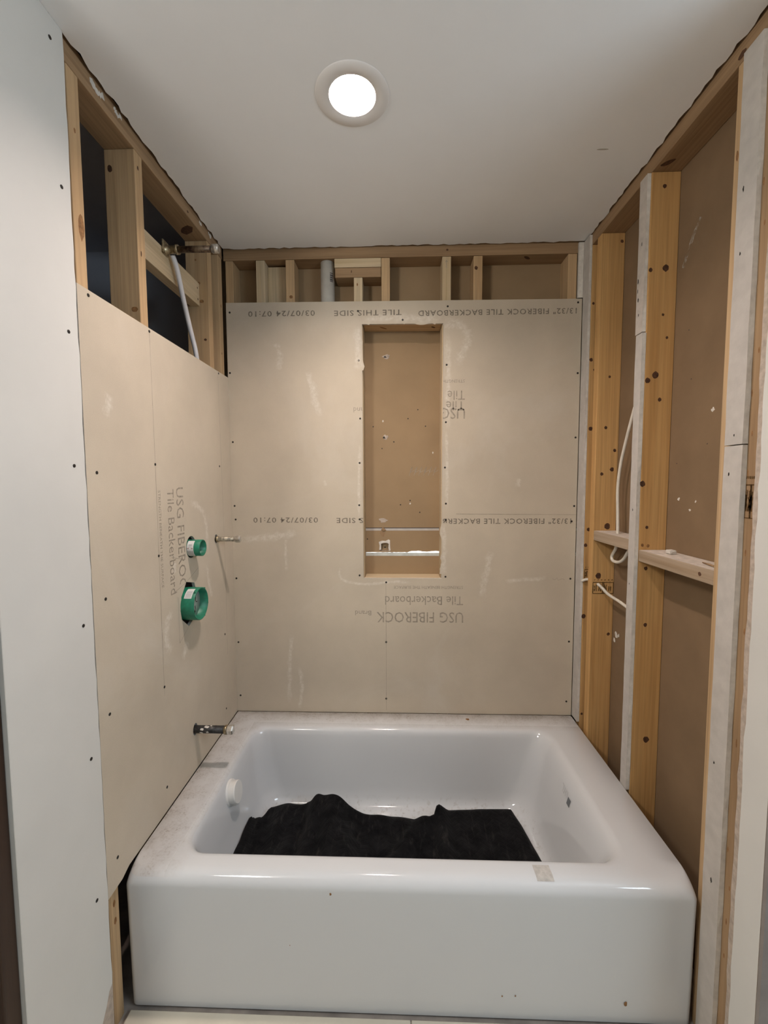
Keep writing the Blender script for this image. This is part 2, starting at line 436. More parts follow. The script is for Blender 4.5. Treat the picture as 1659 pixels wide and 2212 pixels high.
BY = lambda u, v, w: (u, w, v)            # plates in a plane y = w
BX = lambda u, v, w: (-w, u, v)           # left wall plates: face at x = 0, back at -x
def ragged(a, b, n, amp, seed):
    # ragged line from a to b in 2-D, offset sideways
    random.seed(seed); out = []
    d = (Vector(b)-Vector(a)); nn = Vector((-d.y, d.x)).normalized()
    for i in range(n):
        p = Vector(a)+d*(i/n); out.append(tuple(p+nn*random.uniform(-amp, amp)))
    return out

# ================================================================== THE SETTING
# ceiling drywall, torn along the three open walls, with the lamp cut-out
LX, LY = 0.627, -0.707
hole = [(LX+0.068*math.cos(2*math.pi*k/32), LY+0.068*math.sin(2*math.pi*k/32)) for k in range(32)]
outer = [(-1.4, -3.3), (2.9, -3.3), (2.9, -0.95)]
outer += ragged((1.527, -0.95), (1.531, -0.004), 46, 0.0045, 3)
outer += ragged((1.531, 0.001), (-0.004, 0.001), 70, 0.0045, 5)
outer += ragged((-0.006, -0.004), (0.0, -0.88), 44, 0.0045, 9)
outer += [(0.0, -0.93), (-1.4, -0.93)]
bm = bmesh.new(); plate(bm, outer, [hole], lambda u, v, w: (u, v, 2.447+w), 0.013, 0, 1)
disc(bm, (1.365, -0.50, 2.447), (0, 0, -1), 0.018, 0.003, mi=2, up=(0, 1, 0))
ceil = struct(link('ceiling', bm, [M_ceil, M_torn, M_residue]))
# floor: dusty subfloor with a field of cream tile in front of the tub
bm = bmesh.new(); box(bm, (-1.5, -3.4, -0.05), (3.0, 1.6, -0.012)); struct(link('floor', bm, M_subfloor))
bm = bmesh.new()
for i in range(-1, 3):
    for j in range(4):
        x0 = 0.776-0.776*1+0.776*i+0.0015 if i != -1 else -1.3
        x1 = 0.776*(i+1)-0.0015
        if i == -1: continue
        x0 = 0.0+0.776*i+0.0015; x1 = min(0.776*(i+1)-0.0015, 2.75)
        if i == 0: x0 = 0.006
        y1 = -0.8315-0.6*j-(0.003 if j else 0); y0 = -0.8315-0.6*(j+1)
        box(bm, (x0, y0, -0.0115), (x1, y1, 0.0), 0, 0.002)
box(bm, (0.004, -3.2, -0.0118), (2.75, -0.8335, -0.003), 1)
struct(link('floor_tiles', bm, [M_tile, M_subfloor]))
# left painted wall stub, with the drywall flap that meets the backer board
bm = bmesh.new()
fl = [(-1.127, -0.012), (-1.127, 2.4465)] + ragged((-0.890, 2.4465), (-0.888, 0.10), 60, 0.0016, 21) + [(-0.902, 0.05), (-0.91, -0.012)]
plate(bm, fl, [], BX, 0.0115, 0, 1)
box(bm, (-0.115, -1.127, -0.012), (-0.0118, -0.912, 2.4465), 0)
box(bm, (-0.115, -1.1282, -0.012), (-0.0002, -1.1268, 2.4465), 0)
struct(link('wall_left', bm, [M_paint, M_torn]))
wl = bpy.data.objects['wall_left']
bm = bmesh.new()
pts = [(-0.888, 0.150), (-0.9, 0.142), (-0.912, 0.115), (-0.932, 0.085), (-0.955, 0.04), (-0.965, 0.03), (-0.995, -0.01), (-0.889, -0.01)]
plate(bm, pts, [], lambda u, v, w: (0.0006-w, u, v), 0.0004)
link('torn_patch', bm, M_torn, wl)
# right painted wall stub
bm = bmesh.new()
fl = [(-1.003, -0.012), (-1.003, 2.4465)] + ragged((-0.937, 2.4465), (-0.934, -0.012), 70, 0.0022, 33) + [(-0.937, -0.012)]
plate(bm, fl, [], lambda u, v, w: (1.523+w, u, v), 0.0115, 0, 1)
box(bm, (1.5346, -1.003, -0.012), (1.64, -0.925, 2.4465), 0)
struct(link('wall_right', bm, [M_paint, M_torn]))
wr = bpy.data.objects['wall_right']
bm = bmesh.new()
fl = ragged((-0.9365, 2.44), (-0.9345, -0.01), 60, 0.0014, 41) + ragged((-0.9185, -0.01), (-0.9185, 2.44), 60, 0.0022, 42)
plate(bm, fl, [], lambda u, v, w: (1.527+w, u, v), 0.0075, 0, 0)
link('torn_edge', bm, M_torn, wr)
# end cap of the right wall
bm = bmesh.new(); box(bm, (1.524, -1.012, -0.0115), (1.66, -1.0035, 2.446)); struct(link('trim_1', bm, M_greytrim))
# drywall of the rooms behind the open framing (brown paper back faces the tub)
bm = bmesh.new(); box(bm, (1.6245, -0.92, -0.012), (1.637, 0.10, 2.47))
for c, r in (((1.6245, -0.170, 0.825), 0.010), ((1.6245, -0.158, 0.80), 0.007), ((1.6245, -0.19, 0.83), 0.006)):
    disc(bm, c, (-1, 0, 0), r, r*1.3, mi=1, jit=0.35, lift=0.006)
for y, z, r in ((-0.645, 1.643, .006), (-0.516, 1.388, .005), (-0.593, 1.384, .0035), (-0.569, 1.357, .004), (-0.63, 1.55, .002), (-0.5, 1.5, .002), (-0.53, 1.9, .002), (-0.55, 1.75, .002)):
    disc(bm, (1.6245, y, z), (-1, 0, 0), r, r, mi=1 if r > .0025 else 2, jit=0.4)
ribbon(bm, [(-0.49, 2.10), (-0.53, 2.17), (-0.56, 2.21)], 0.012, lambda u, v, w: (1.6240, u, v), 3)
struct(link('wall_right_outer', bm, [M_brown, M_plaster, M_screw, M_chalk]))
# back: three pieces of drywall, joint at z=1.233, slit at z=1.118
bm = bmesh.new()
box(bm, (-0.11, 0.0995, 1.2335), (1.637, 0.112, 2.47), 0)
box(bm, (-0.11, 0.0995, 1.2195), (1.637, 0.112, 1.2300), 1)
box(bm, (-0.11, 0.0995, 1.2300), (1.637, 0.112, 1.2335), 2)
up = [(-0.11, 1.2195)] + [(-0.11, 1.1195)]
edge = []
random.seed(12)
for i in range(41):
    x = 0.55+0.41*i/40
    z = 1.1175 if x < 0.79 else 1.1225+0.0016*math.sin(x*70)
    if 0.655 < x < 0.705: z = 1.118
    edge.append((x, z+random.uniform(-0.0010, 0.0010)))
upper = [(-0.11, 1.2193), (-0.11, 1.1172)] + edge + [(1.637, 1.1195), (1.637, 1.2193)]
hole_b = [(0.661, 1.124), (0.7, 1.124), (0.702, 1.145), (0.703, 1.165), (0.692, 1.160), (0.676, 1.163), (0.664, 1.161), (0.663, 1.14)]
plate(bm, upper, [hole_b], lambda u, v, w: (u, 0.0995+w, v), 0.0125, 0, 1)
box(bm, (-0.11, 0.0995, -0.012), (1.637, 0.112, 1.1005), 0)
box(bm, (-0.11, 0.0995, 1.1005), (1.637, 0.112, 1.1145), 3)
# torn paper around the outlet hole, nail pops, scuffs
box(bm, (0.64, 0.1135, 1.116), (0.72, 0.117, 1.18), 0)
disc(bm, (0.682, 0.1135, 1.139), (0, -1, 0), 0.004, 0.003, mi=6)
rim = [(0.655, 1.128), (0.657, 1.15), (0.653, 1.166), (0.668, 1.172), (0.685, 1.171), (0.699, 1.178), (0.706, 1.174), (0.706, 1.15), (0.708, 1.126), (0.701, 1.123), (0.698, 1.14), (0.7, 1.158), (0.69, 1.162), (0.676, 1.162), (0.664, 1.158), (0.664, 1.13)]
plate(bm, rim, [], lambda u, v, w: (u, 0.0965+w, v), 0.003, 4, 4)
disc(bm, (0.675, 0.0995, 1.268), (0, -1, 0), 0.020, 0.011, mi=8, jit=0.35, lift=0.002)
disc(bm, (0.672, 0.0995, 1.207), (0, -1, 0), 0.012, 0.018, mi=5, jit=0.35, lift=0.002)
disc(bm, (0.677, 0.0985, 1.224), (0, -1, 0), 0.010, 0.008, mi=5, jit=0.45, lift=0.006)
for x, z in ((0.684, 1.653), (0.690, 2.015)):
    disc(bm, (x, 0.0995, z), (0, -1, 0), 0.013, 0.009, mi=8, jit=0.5, lift=0.004)
    disc(bm, (x-0.004, 0.0975, z-0.003), (0, -1, 0), 0.006, 0.004, mi=6, jit=0.4, lift=0.003)
    disc(bm, (x+0.009, 0.0980, z+0.003), (0, -1, 0), 0.007, 0.003, mi=8, jit=0.4, lift=0.003)
for x, z in ((0.835, 1.775), (0.79, 1.735), (0.63, 1.70), (0.725, 1.63), (0.87, 1.70), (0.80, 1.36), (0.755, 1.34), (0.845, 1.305), (0.67, 1.60), (0.60, 1.18)):
    disc(bm, (x, 0.0995, z), (0, -1, 0), 0.003, 0.003, mi=6, jit=0.3)
for x, z in ((0.675, 1.725), (0.80, 1.345), (0.905, 1.58)):
    disc(bm, (x, 0.0995, z), (0, -1, 0), 0.003, 0.005, mi=4, jit=0.3)
for k in range(6):                                                    # faint pencil scribble
    ribbon(bm, [(0.795+0.022*k, 1.475), (0.81+0.022*k, 1.515), (0.800+0.022*k, 1.49), (0.82+0.022*k, 1.50)], 0.0018, lambda u, v, w: (u, 0.0989, v), 7)
struct(link('wall_back', bm, [M_brown2, M_furring, M_dark, M_greyplate, M_plaster, M_w_old, M_screw, M_pencil, M_torn]))
# the lit room beyond the slit
bm = bmesh.new(); box(bm, (-0.3, 1.2, -0.012), (1.9, 1.21, 2.47)); struct(link('wall_hall', bm, M_slit))
# dark closet left of the plumbing wall
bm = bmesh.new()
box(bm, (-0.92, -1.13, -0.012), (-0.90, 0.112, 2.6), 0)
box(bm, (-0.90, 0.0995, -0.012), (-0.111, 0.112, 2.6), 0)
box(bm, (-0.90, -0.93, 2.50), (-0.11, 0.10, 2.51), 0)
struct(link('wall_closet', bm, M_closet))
# walls of the bathroom behind the camera
bm = bmesh.new(); box(bm, (-1.4, -3.3, -0.012), (2.9, -3.2, 2.446)); struct(link('wall_front', bm, M_paint))
bm = bmesh.new(); box(bm, (2.8, -3.19, -0.012), (2.9, -0.95, 2.446)); struct(link('wall_side_right', bm, M_paint))
bm = bmesh.new(); box(bm, (-1.4, -3.19, -0.012), (-1.3, -0.93, 2.446)); struct(link('wall_side_left', bm, M_paint))
bm = bmesh.new(); box(bm, (1.665, -1.0, -0.012), (2.79, -0.93, 2.446)); struct(link('wall_return_right', bm, M_closet))
bm = bmesh.new(); box(bm, (-1.29, -1.12, -0.012), (-0.12, -0.94, 2.446)); struct(link('wall_return_left', bm, M_paint))
# dark brown door panel in the return wall, just past the end of the left wall
bm = bmesh.new()
box(bm, (-0.86, -1.165, -0.010), (-0.008, -1.1285, 2.03), 0, 0.003)
for z0, z1 in ((0.2, 0.95), (1.12, 1.88)):
    box(bm, (-0.74, -1.169, z0), (-0.47, -1.1648, z1), 0, 0.0015)
    box(bm, (-0.39, -1.169, z0), (-0.12, -1.1648, z1), 0, 0.0015)
struct(link('door_1', bm, M_door))

# ================================================================== LUMBER
def lumber(name, loc, dims, mat, label, group=None, axis='Z', knots=(), dust=False, tilt=0.0, cat='stud'):
    # dims: full size along world x, y, z; the mesh is built with its length along local Z for the grain
    dx, dy, dz = dims
    bm = bmesh.new()
    if axis == 'Z': half = (dx/2, dy/2, dz/2); rot = Matrix.Identity(3)
    elif axis == 'Y': half = (dx/2, dz/2, dy/2); rot = Matrix.Rotation(math.radians(-90), 3, 'X')   # local z -> +y, local y -> -z
    else: half = (dz/2, dy/2, dx/2); rot = Matrix.Rotation(math.radians(90), 3, 'Y')                # local z -> +x, local x -> -z
    box(bm, [-h for h in half], half, 0, 0.0018)
    inv = rot.transposed()
    for k in knots:                                      # (world point, normal, rx, ry, pale?)
        p, nrm, rx, ry = k[:4]
        loc_p = inv @ (Vector(p)-Vector(loc)); loc_n = inv @ Vector(nrm)
        disc(bm, loc_p, loc_n, rx, ry, mi=2 if len(k) > 4 else 1, n=12, up=inv @ Vector((0, 0, 1)), jit=0.12, lift=0.0004)
    if dust:
        for f in bm.faces:
            if (rot @ f.normal).z > 0.9 and f.calc_area() > 0.002: f.material_index = 3
    o = link(name, bm, [mat, M_knot, M_knot_pale, M_dust])
    R4 = rot.to_4x4()
    if tilt: R4 = Matrix.Rotation(tilt, 4, 'X') @ R4
    o.matrix_world = Matrix.Translation(loc) @ R4
    return tag(o, label, cat, group)
def span(a, b): return tuple((a[i]+b[i])/2 for i in range(3)), tuple(abs(b[i]-a[i]) for i in range(3))
ZT = 2.403
PX = (1, 0, 0); NX = (-1, 0, 0); NY = (0, -1, 0); NZ = (0, 0, -1)
# ---- left wall (stud edges at x = -0.012)
def LS(y0, y1, mat, label, knots=(), z0=-0.0115, z1=ZT, x0=-0.101):
    c, d = span((x0, y0, z0), (-0.0125, y1, z1))
    return lumber('wall_stud', c, d, mat, label, 'wall studs', 'Z', knots)
LS(-0.9070, -0.8725, M_w_tan, 'thin sliver of pine stud along the torn edge of the painted left wall', [((-0.0125, -0.88, 2.14), PX, .004, .016), ((-0.0125, -0.876, 2.0), PX, .003, .01)])
LS(-0.8685, -0.8310, M_w_tan, 'pale pine stud with a dark smudge, first full stud on the left wall', [((-0.0125, -0.845, 2.055), PX, .010, .030, 1), ((-0.0125, -0.85, 2.27), PX, .003, .006, 1), ((-0.0125, -0.85, 0.33), PX, .005, .010, 1), ((-0.0125, -0.848, 0.28), PX, .005, .010, 1)])
LS(-0.6160, -0.5780, M_w_tan, 'middle pine stud of the left wall, left of the white water tube', [((-0.0125, -0.60, 2.36), PX, .004, .006), ((-0.0125, -0.60, 2.12), PX, .003, .008), ((-0.085, -0.616, 2.35), NY, .007, .010), ((-0.03, -0.616, 1.955), NY, .010, .008, 1)])
LS(-0.1470, -0.1100, M_w_tan, 'knotty pine stud behind the shower pipe stub, near the left corner', [((-0.05, -0.147, 2.24), NY, .006, .006, 1), ((-0.04, -0.147, 2.17), NY, .009, .007, 1), ((-0.03, -0.147, 2.02), NY, .006, .005), ((-0.06, -0.147, 2.33), NY, .004, .004, 1)])
LS(-0.0440, -0.0060, M_w_tan, 'last pine stud of the left wall, tight in the left corner', [((-0.0125, -0.025, 2.2), PX, .004, .007, 1), ((-0.0125, -0.03, 2.0), PX, .003, .005)])
c, d = span((-0.1015, -0.907, 2.4035), (-0.0120, -0.001, 2.4640))
lumber('top_plate', c, d, M_w_old, 'pine top plate along the ceiling over the left wall studs', 'top plates', 'Y',
       [((-0.055, -0.22, 2.4035), NZ, .018, .035), ((-0.0120, -0.3, 2.42), PX, .006, .004)], cat='plate')
c, d = span((-0.086, -0.5775, 2.150), (-0.048, -0.1475, 2.239))
scr = [o for o in COL.objects if o.get('category') == 'plate'][0]
for k, pp in enumerate(([(-0.79, 2.440), (-0.765, 2.428), (-0.74, 2.437)], [(-0.70, 2.446), (-0.685, 2.436), (-0.67, 2.446)], [(-0.13, 2.446), (-0.118, 2.436), (-0.105, 2.446)], [(-0.21, 2.440), (-0.20, 2.436), (-0.19, 2.44)])):
    bm = bmesh.new(); ribbon(bm, pp, 0.012, lambda u, v, w: (-0.0115, u, v), 0, 0.6)
    o = link('plaster_scrap', bm, M_plaster); bpy.context.view_layer.update(); o.parent = scr; o.matrix_parent_inverse = scr.matrix_world.inverted()
blk = lumber('blocking_board', c, d, M_w_pale, 'pale wood blocking board holding the shower pipe stub between left studs', None, 'Y',
       [((-0.048, -0.165, 2.215), PX, .004, .004), ((-0.048, -0.163, 2.172), PX, .004, .004), ((-0.048, -0.55, 2.20), PX, .003, .02, 1), ((-0.048, -0.52, 2.175), PX, .0015, .010)], cat='board')
# dim boards inside the closet
c, d = span((-0.899, -0.90, 1.90), (-0.60, 0.095, 1.92))
lumber('closet_shelf', c, d, M_w_old, 'dim shelf board in the dark closet seen between left studs', None, 'Y', cat='shelf')
# ---- back wall (stud fronts at y = 0.011)
def BS(x0, x1, mat, label, z0=1.0, z1=ZT, y0=0.011, y1=0.0990, knots=(), name='wall_stud', grp='wall studs'):
    c, d = span((x0, y0, z0), (x1, y1, z1))
    return lumber(name, c, d, mat, label, grp, 'Z', knots)
zb = -0.0115
BS(-0.0030, 0.0300, M_w_tan, 'first stud from the left in the opening above the back board', zb)
BS(0.1310, 0.1690, M_w_pale, 'pale new stud left of the wide recessed board above the back board', zb)
BS(0.2605, 0.2980, M_w_tan, 'tan stud with a low knot, right of the wide recessed board', zb, knots=[((0.282, 0.011, 2.248), NY, .008, .007, 1)])
BS(0.1695, 0.2600, M_w_pale, 'wide pale board recessed between two studs above the back board', 1.9, 2.395, 0.055, 0.093, name='filler_board', grp=None)['category'] = 'board'
BS(0.5550, 0.5925, M_w_pale, 'short pale stud under the pair of header blocks left of the niche top', zb, 2.3245, 0.013, 0.0990, knots=[((0.57, 0.013, 2.295), NY, .003, .006, 1)])
BS(0.6740, 0.7105, M_w_tan, 'tan stud right of the pair of header blocks', 2.125+0.0385, ZT)
BS(0.9345, 0.9715, M_w_pale, 'pale stud with a pencilled arrow, right edge of the niche', zb)
BS(1.0670, 1.1050, M_w_tan, 'tan stud with one round dark knot near its top', zb, knots=[((1.078, 0.011, 2.353), NY, .007, .008)])
BS(1.4640, 1.5015, M_w_tan, 'last stud on the right in the opening above the back board', zb)
bm = bmesh.new()
for s in ([(0.952, 2.385), (0.952, 2.36)], [(0.952, 2.387), (0.957, 2.379)], [(0.952, 2.387), (0.947, 2.379)], [(0.948, 2.362), (0.955, 2.355)]):
    ribbon(bm, s, 0.0016, lambda u, v, w: (u, 0.0104, v), 0, sub=3)
s = link('pencil_mark', bm, M_pencil)
st = [o for o in COL.objects if o.get('label', '').startswith('pale stud with a pencilled')][0]
bpy.context.view_layer.update()
s.parent = st; s.matrix_parent_inverse = st.matrix_world.inverted()
c, d = span((-0.0115, 0.011, 2.4045), (1.533, 0.0990, 2.4640))
lumber('top_plate', c, d, M_w_old, 'pine top plate along the ceiling above the back board', 'top plates', 'X',
       [((0.955, 0.011, 2.43), NY, .005, .004), ((1.30, 0.04, 2.4045), NZ, .02, .008)], cat='plate')
c, d = span((0.472, 0.011, 2.3665), (0.6730, 0.0985, 2.4035))
lumber('header_block', c, d, M_w_pale, 'pale upper header block under the back top plate', 'header blocks', 'X', cat='block')
c, d = span((0.474, 0.0135, 2.3255), (0.6725, 0.0985, 2.3655))
lumber('header_block', c, d, M_w_old, 'brown lower header block on the short pale stud', 'header blocks', 'X', [((0.545, 0.0135, 2.35), NY, .002, .006)], cat='block')
c, d = span((0.5935, 0.011, 2.124), (0.9340, 0.0985, 2.162))
lumber('niche_header', c, d, M_w_tan, 'tan wood header closing the top of the wall niche', None, 'X', [((0.68, 0.05, 2.124), NZ, .02, .006, 1), ((0.9, 0.05, 2.124), NZ, .012, .006)], cat='header')
c, d = span((0.5935, 0.0107, 0.978), (0.9340, 0.0985, 1.016))
lumber('niche_sill', c, d, M_w_pale, 'pale wood sill at the bottom of the wall niche', None, 'X', cat='sill')
# ---- right wall (stud edges at x = 1.535)
def RS(y0, y1, mat, label, knots=(), z0=-0.0115, z1=ZT):
    c, d = span((1.5355, y0, z0), (1.6240, y1, z1))
    return lumber('wall_stud', c, d, mat, label, 'wall studs', 'Z', knots)
def K(pts, y): return [((x, y, z), NY, r, r*1.1) + ((1,) if pale else ()) for x, z, r, pale in pts]
RS(-0.0550, -0.0170, M_w_amber, 'amber knotty stud tight in the right corner', K([(1.545, 2.172, .005, 0), (1.542, 1.946, .007, 0), (1.558, 1.905, .006, 0), (1.548, 1.664, .008, 0), (1.551, 1.241, .007, 0), (1.541, 1.174, .007, 0), (1.541, 0.866, .009, 0), (1.545, 0.431, .005, 0)], -0.055))
s2 = RS(-0.1360, -0.0985, M_w_amber, 'amber stud with an ink lumber stamp, second from the right corner', K([(1.612, 2.371, .006, 0), (1.581, 1.857, .005, 0), (1.572, 1.658, .006, 0), (1.610, 1.568, .006, 0), (1.601, 1.492, .008, 0), (1.562, 1.474, .006, 0), (1.590, 1.263, .012, 0), (1.561, 1.060, .011, 0), (1.608, 0.817, .006, 0)], -0.136))
s3 = RS(-0.4630, -0.4250, M_w_amber, 'broad amber stud with many dark knots, middle of the right wall', K([(1.588, 2.114, .010, 0), (1.541, 2.109, .006, 0), (1.569, 1.784, .010, 0), (1.545, 1.767, .008, 0), (1.585, 1.706, .006, 0), (1.585, 1.971, .004, 0), (1.584, 0.568, .010, 0), (1.541, 1.436, .009, 0), (1.567, 0.966, .006, 0), (1.560, 1.293, .005, 0), (1.562, 1.157, .006, 0), (1.548, 1.234, .005, 1), (1.566, 1.232, .005, 1), (1.60, 1.9, .004, 0), (1.575, 2.36, .006, 0)], -0.463))
RS(-0.8380, -0.8000, M_w_tan, 'tan front stud of the right wall, back edge of the grey drywall strip', [((1.5355, -0.81, 2.2), NX, .004, .012, 1), ((1.5355, -0.82, 0.9), NX, .003, .005)])
s5 = RS(-0.9210, -0.8840, M_w_old, 'rough brown stud showing between grey drywall strip and painted right wall', [((1.5355, -0.888-0.03*random.random(), 0.2+0.09*q), NX, .002, .006+.006*random.random(), 1) for q in range(22)])
c, d = span((1.5350, -0.921, 2.4035), (1.6240, -0.018, 2.4640))
lumber('top_plate', c, d, M_w_old, 'dark top plate along the ceiling over the right wall studs', 'top plates', 'Y', [((1.535, -0.81, 2.42), NX, .012, .008), ((1.56, -0.50, 2.4035), NZ, .01, .02)], cat='plate')
c, d = span((1.5365, -0.4245, 1.207), (1.6235, -0.1365, 1.246))
fb1 = lumber('fire_block', c, d, M_w_dusty, 'dusty cross block with a white cable through it, by the right corner', 'fire blocks', 'Y', dust=True, cat='block')
c, d = span((1.5365, -0.7995, 1.181), (1.6235, -0.4635, 1.219))
fb2 = lumber('fire_block', c, d, M_w_dusty, 'dusty cross block with debris on top, nearer the front of the right wall', 'fire blocks', 'Y', [((1.5365, -0.75, 1.20), NX, .006, .006)], dust=True, cat='block', tilt=0.0)
# illegible mill stamps (frames and bars of ink)
def stamp(parent, mapf, w, h):
    bm = bmesh.new(); random.seed(4)
    for a, b in (((0, 0), (w, 0)), ((0, h), (w, h)), ((0, 0), (0, h)), ((w*.47, 0), (w*.47, h)), ((w*.53, 0), (w*.53, h)), ((w, 0), (w, h))):
        ribbon(bm, [a, b], 0.003, mapf, 0, 0.3, sub=6)
    for k in range(9):
        x = w*(0.07+0.1*k)
        if abs(x-w*0.5) < w*0.04: continue
        ribbon(bm, [(x, h*0.2), (x+random.uniform(-.004, .004), h*0.5), (x, h*random.uniform(.6, .85))], 0.004, mapf, 0, 0.5, sub=4)
    for k in range(6):
        ribbon(bm, [(w*(.05+.17*k), h*1.18), (w*(.10+.17*k), h*1.26)], 0.003, mapf, 0, 0.4, sub=3)
    o = link('lumber_stamp', bm, M_stamp); bpy.context.view_layer.update()
    o.parent = parent; o.matrix_parent_inverse = parent.matrix_world.inverted()
stamp(s2, lambda u, v, w: (1.540+u, -0.1366, 0.987+v), 0.082, 0.046)
stamp(bpy.data.objects[[o.name for o in COL.objects if o.get('label', '').startswith('amber knotty')][0]], lambda u, v, w: (1.540+u, -0.0556, 1.03+v), 0.06, 0.04)
stamp(s5, lambda u, v, w: (1.5349, -0.886-u, 1.36+v), 0.030, 0.075)
# drywall furring strips nailed on the stud edges
def strip(a, b, label, nick=None, seed=1, mat=None, marks=()):
    bm = bmesh.new(); random.seed(seed)
    n = max(4, int((b[2]-a[2])/0.05)); rings = []
    for i in range(n+1):
        z = a[2]+(b[2]-a[2])*i/n
        j = [random.uniform(-0.0010, 0.0010) for _ in range(4)]
        rings.append([bm.verts.new(p) for p in ((a[0], a[1]+j[0], z), (b[0], a[1]+j[1], z), (b[0], b[1]+j[2], z), (a[0], b[1]+j[3], z))])
    for i in range(n):
        for k in range(4):
            f = bm.faces.new((rings[i][k], rings[i][(k+1) % 4], rings[i+1][(k+1) % 4], rings[i+1][k]))
            f.material_index = 3 if k == 0 else 0
    bm.faces.new(rings[0][::-1]); bm.faces.new(rings[-1])
    for p, nrm, rx, ry in marks: disc(bm, p, nrm, rx, ry, mi=2, jit=0.3)
    return tag(link('drywall_strip', bm, [mat or M_furring, M_torn, M_screw, M_plaster]), label, 'strip', 'drywall furring strips')
strip((1.5240, -0.0550, 0.395), (1.5345, -0.0010, 2.442), 'grey drywall strip running up the right corner beside the back board', seed=51)
strip((1.5030, 0.0000, 2.2185), (1.5235, 0.0105, 2.443), 'short pale drywall piece above the right end of the back board', seed=52)
strip((1.5225, -0.4630, 0.388), (1.5350, -0.4260, 1.917), 'long grey drywall strip down the edge of the knotty middle stud', seed=53,
      marks=[((1.5225, -0.445, 1.35), NX, .002, .004), ((1.5225, -0.44, 1.1), NX, .0015, .003)])
strip((1.5240, -0.4590, 1.9210), (1.5350, -0.4190, 2.402), 'upper pale strip with dark nicks on the knotty middle stud', seed=54, mat=M_paper,
      marks=[((1.524, -0.425, 2.06), NX, .002, .008), ((1.524, -0.425, 2.09), NX, .003, .009), ((1.524, -0.43, 2.03), NX, .003, .007), ((1.524, -0.44, 2.2), NX, .002, .006), ((1.524, -0.435, 1.98), NX, .002, .005)])
strip((1.5230, -0.8860, -0.0110), (1.5350, -0.8320, 1.5255), 'lower grey drywall strip on the front studs of the right wall', seed=55,
      marks=[((1.523, -0.85, 1.46), NX, .002, .004), ((1.523, -0.85, 0.75), NX, .002, .004), ((1.523, -0.86, 0.45), NX, .003, .006)])
strip((1.5230, -0.8860, 1.5280), (1.5350, -0.8320, 2.402), 'upper grey drywall strip on the front studs of the right wall', seed=56,
      marks=[((1.523, -0.85, 1.96), NX, .002, .004), ((1.523, -0.86, 1.55), NX, .002, .003), ((1.523, -0.85, 2.1), NX, .002, .006)])

# ================================================================== BACKER BOARDS
bb = empty('back_backerboard', (0.76, 0, 0.4))
BACK_SCREWS = [(0.573, 2.179), (0.765, 2.139), (0.575, 1.971), (0.954, 1.948), (0.579, 1.723), (0.952, 1.704), (1.505, 2.199), (1.511, 1.906), (1.509, 1.634), (0.575, 1.53), (0.957, 2.192), (0.949, 1.508), (0.572, 1.344), (0.954, 1.35), (0.573, 1.281), (0.954, 1.278), (0.571, 1.029), (0.954, 1.024), (0.69, 0.998), (1.511, 1.338), (1.502, 1.271), (1.503, 1.017), (0.013, 1.342), (0.016, 1.281), (0.012, 1.014), (0.015, 2.182), (0.009, 1.925), (0.013, 1.625), (0.013, 0.718), (0.016, 0.467), (0.689, 0.724), (0.688, 0.46), (1.504, 0.733), (1.499, 0.457)]
LEFT_SCREWS = [(-0.85, 1.896), (-0.597, 1.898), (-0.101, 1.898), (-0.851, 1.471), (-0.594, 1.502), (-0.595, 1.219), (-0.842, 1.151), (-0.593, 0.798), (-0.848, 0.851), (-0.601, 0.47), (-0.845, 0.457), (-0.12, 1.514), (-0.116, 0.797), (-0.125, 0.472)]
PAINT_SCREWS = [(-0.917, 2.1), (-0.919, 1.787), (-0.924, 1.485), (-0.922, 1.109), (-0.92, 0.779), (-0.926, 0.419), (-0.928, 2.398)]
SMEARS = [
   [(0.592, 2.145), (0.686, 2.150), (0.825, 2.144), (0.933, 2.146)],
   [(0.943, 2.138), (1.003, 2.118), (1.042, 2.079), (1.039, 2.031), (1.019, 1.992), (0.994, 1.944)],
   [(0.957, 2.08), (0.962, 1.925), (0.959, 1.807), (0.962, 1.668)],
   [(0.952, 1.668), (0.959, 1.528), (0.958, 1.325)],
   [(0.576, 1.611), (0.571, 1.449), (0.571, 1.285)],
   [(0.484, 1.066), (0.48, 1.035), (0.504, 1.003), (0.598, 0.989), (0.723, 1.0), (0.805, 0.994)],
   [(0.417, 1.454), (0.425, 1.429)], [(1.271, 1.46), (1.265, 1.422)],
   [(1.153, 1.14), (1.134, 1.037), (1.114, 0.932)], [(0.245, 1.223), (0.239, 1.139), (0.241, 1.045)],
   [(0.261, 0.757), (0.248, 0.627), (0.242, 0.43)], [(0.294, 0.606), (0.301, 0.496), (0.286, 0.406)],
   [(0.219, 2.052), (0.23, 1.993), (0.226, 1.934)], [(0.352, 1.932), (0.4, 1.733)],
   [(0.036, 1.191), (0.205, 1.206), (0.289, 1.223)], [(1.216, 1.006), (1.398, 1.017)],
   [(0.943, 2.109), (0.993, 2.112)], [(0.570, 2.117), (0.572, 1.929)], [(0.945, 1.264), (0.948, 1.119), (0.945, 1.036)]]
WID = [.03, .030, .022, .014, .012, .012, .012, .018, .03, .012, .018, .016, .028, .03, .03, .016, .02, .03, .02]
SMEARS_L = [
   [(-0.385, 1.373), (-0.333, 1.362), (-0.279, 1.327), (-0.256, 1.253), (-0.255, 1.162)],
   [(-0.269, 1.128), (-0.251, 1.047), (-0.23, 0.989)],
   [(-0.529, 1.027), (-0.56, 0.996), (-0.57, 0.931), (-0.539, 0.895)],
   [(-0.437, 0.888), (-0.473, 0.836)], [(-0.5, 1.181), (-0.509, 1.143)],
   [(-0.792, 1.675), (-0.809, 1.614)]]
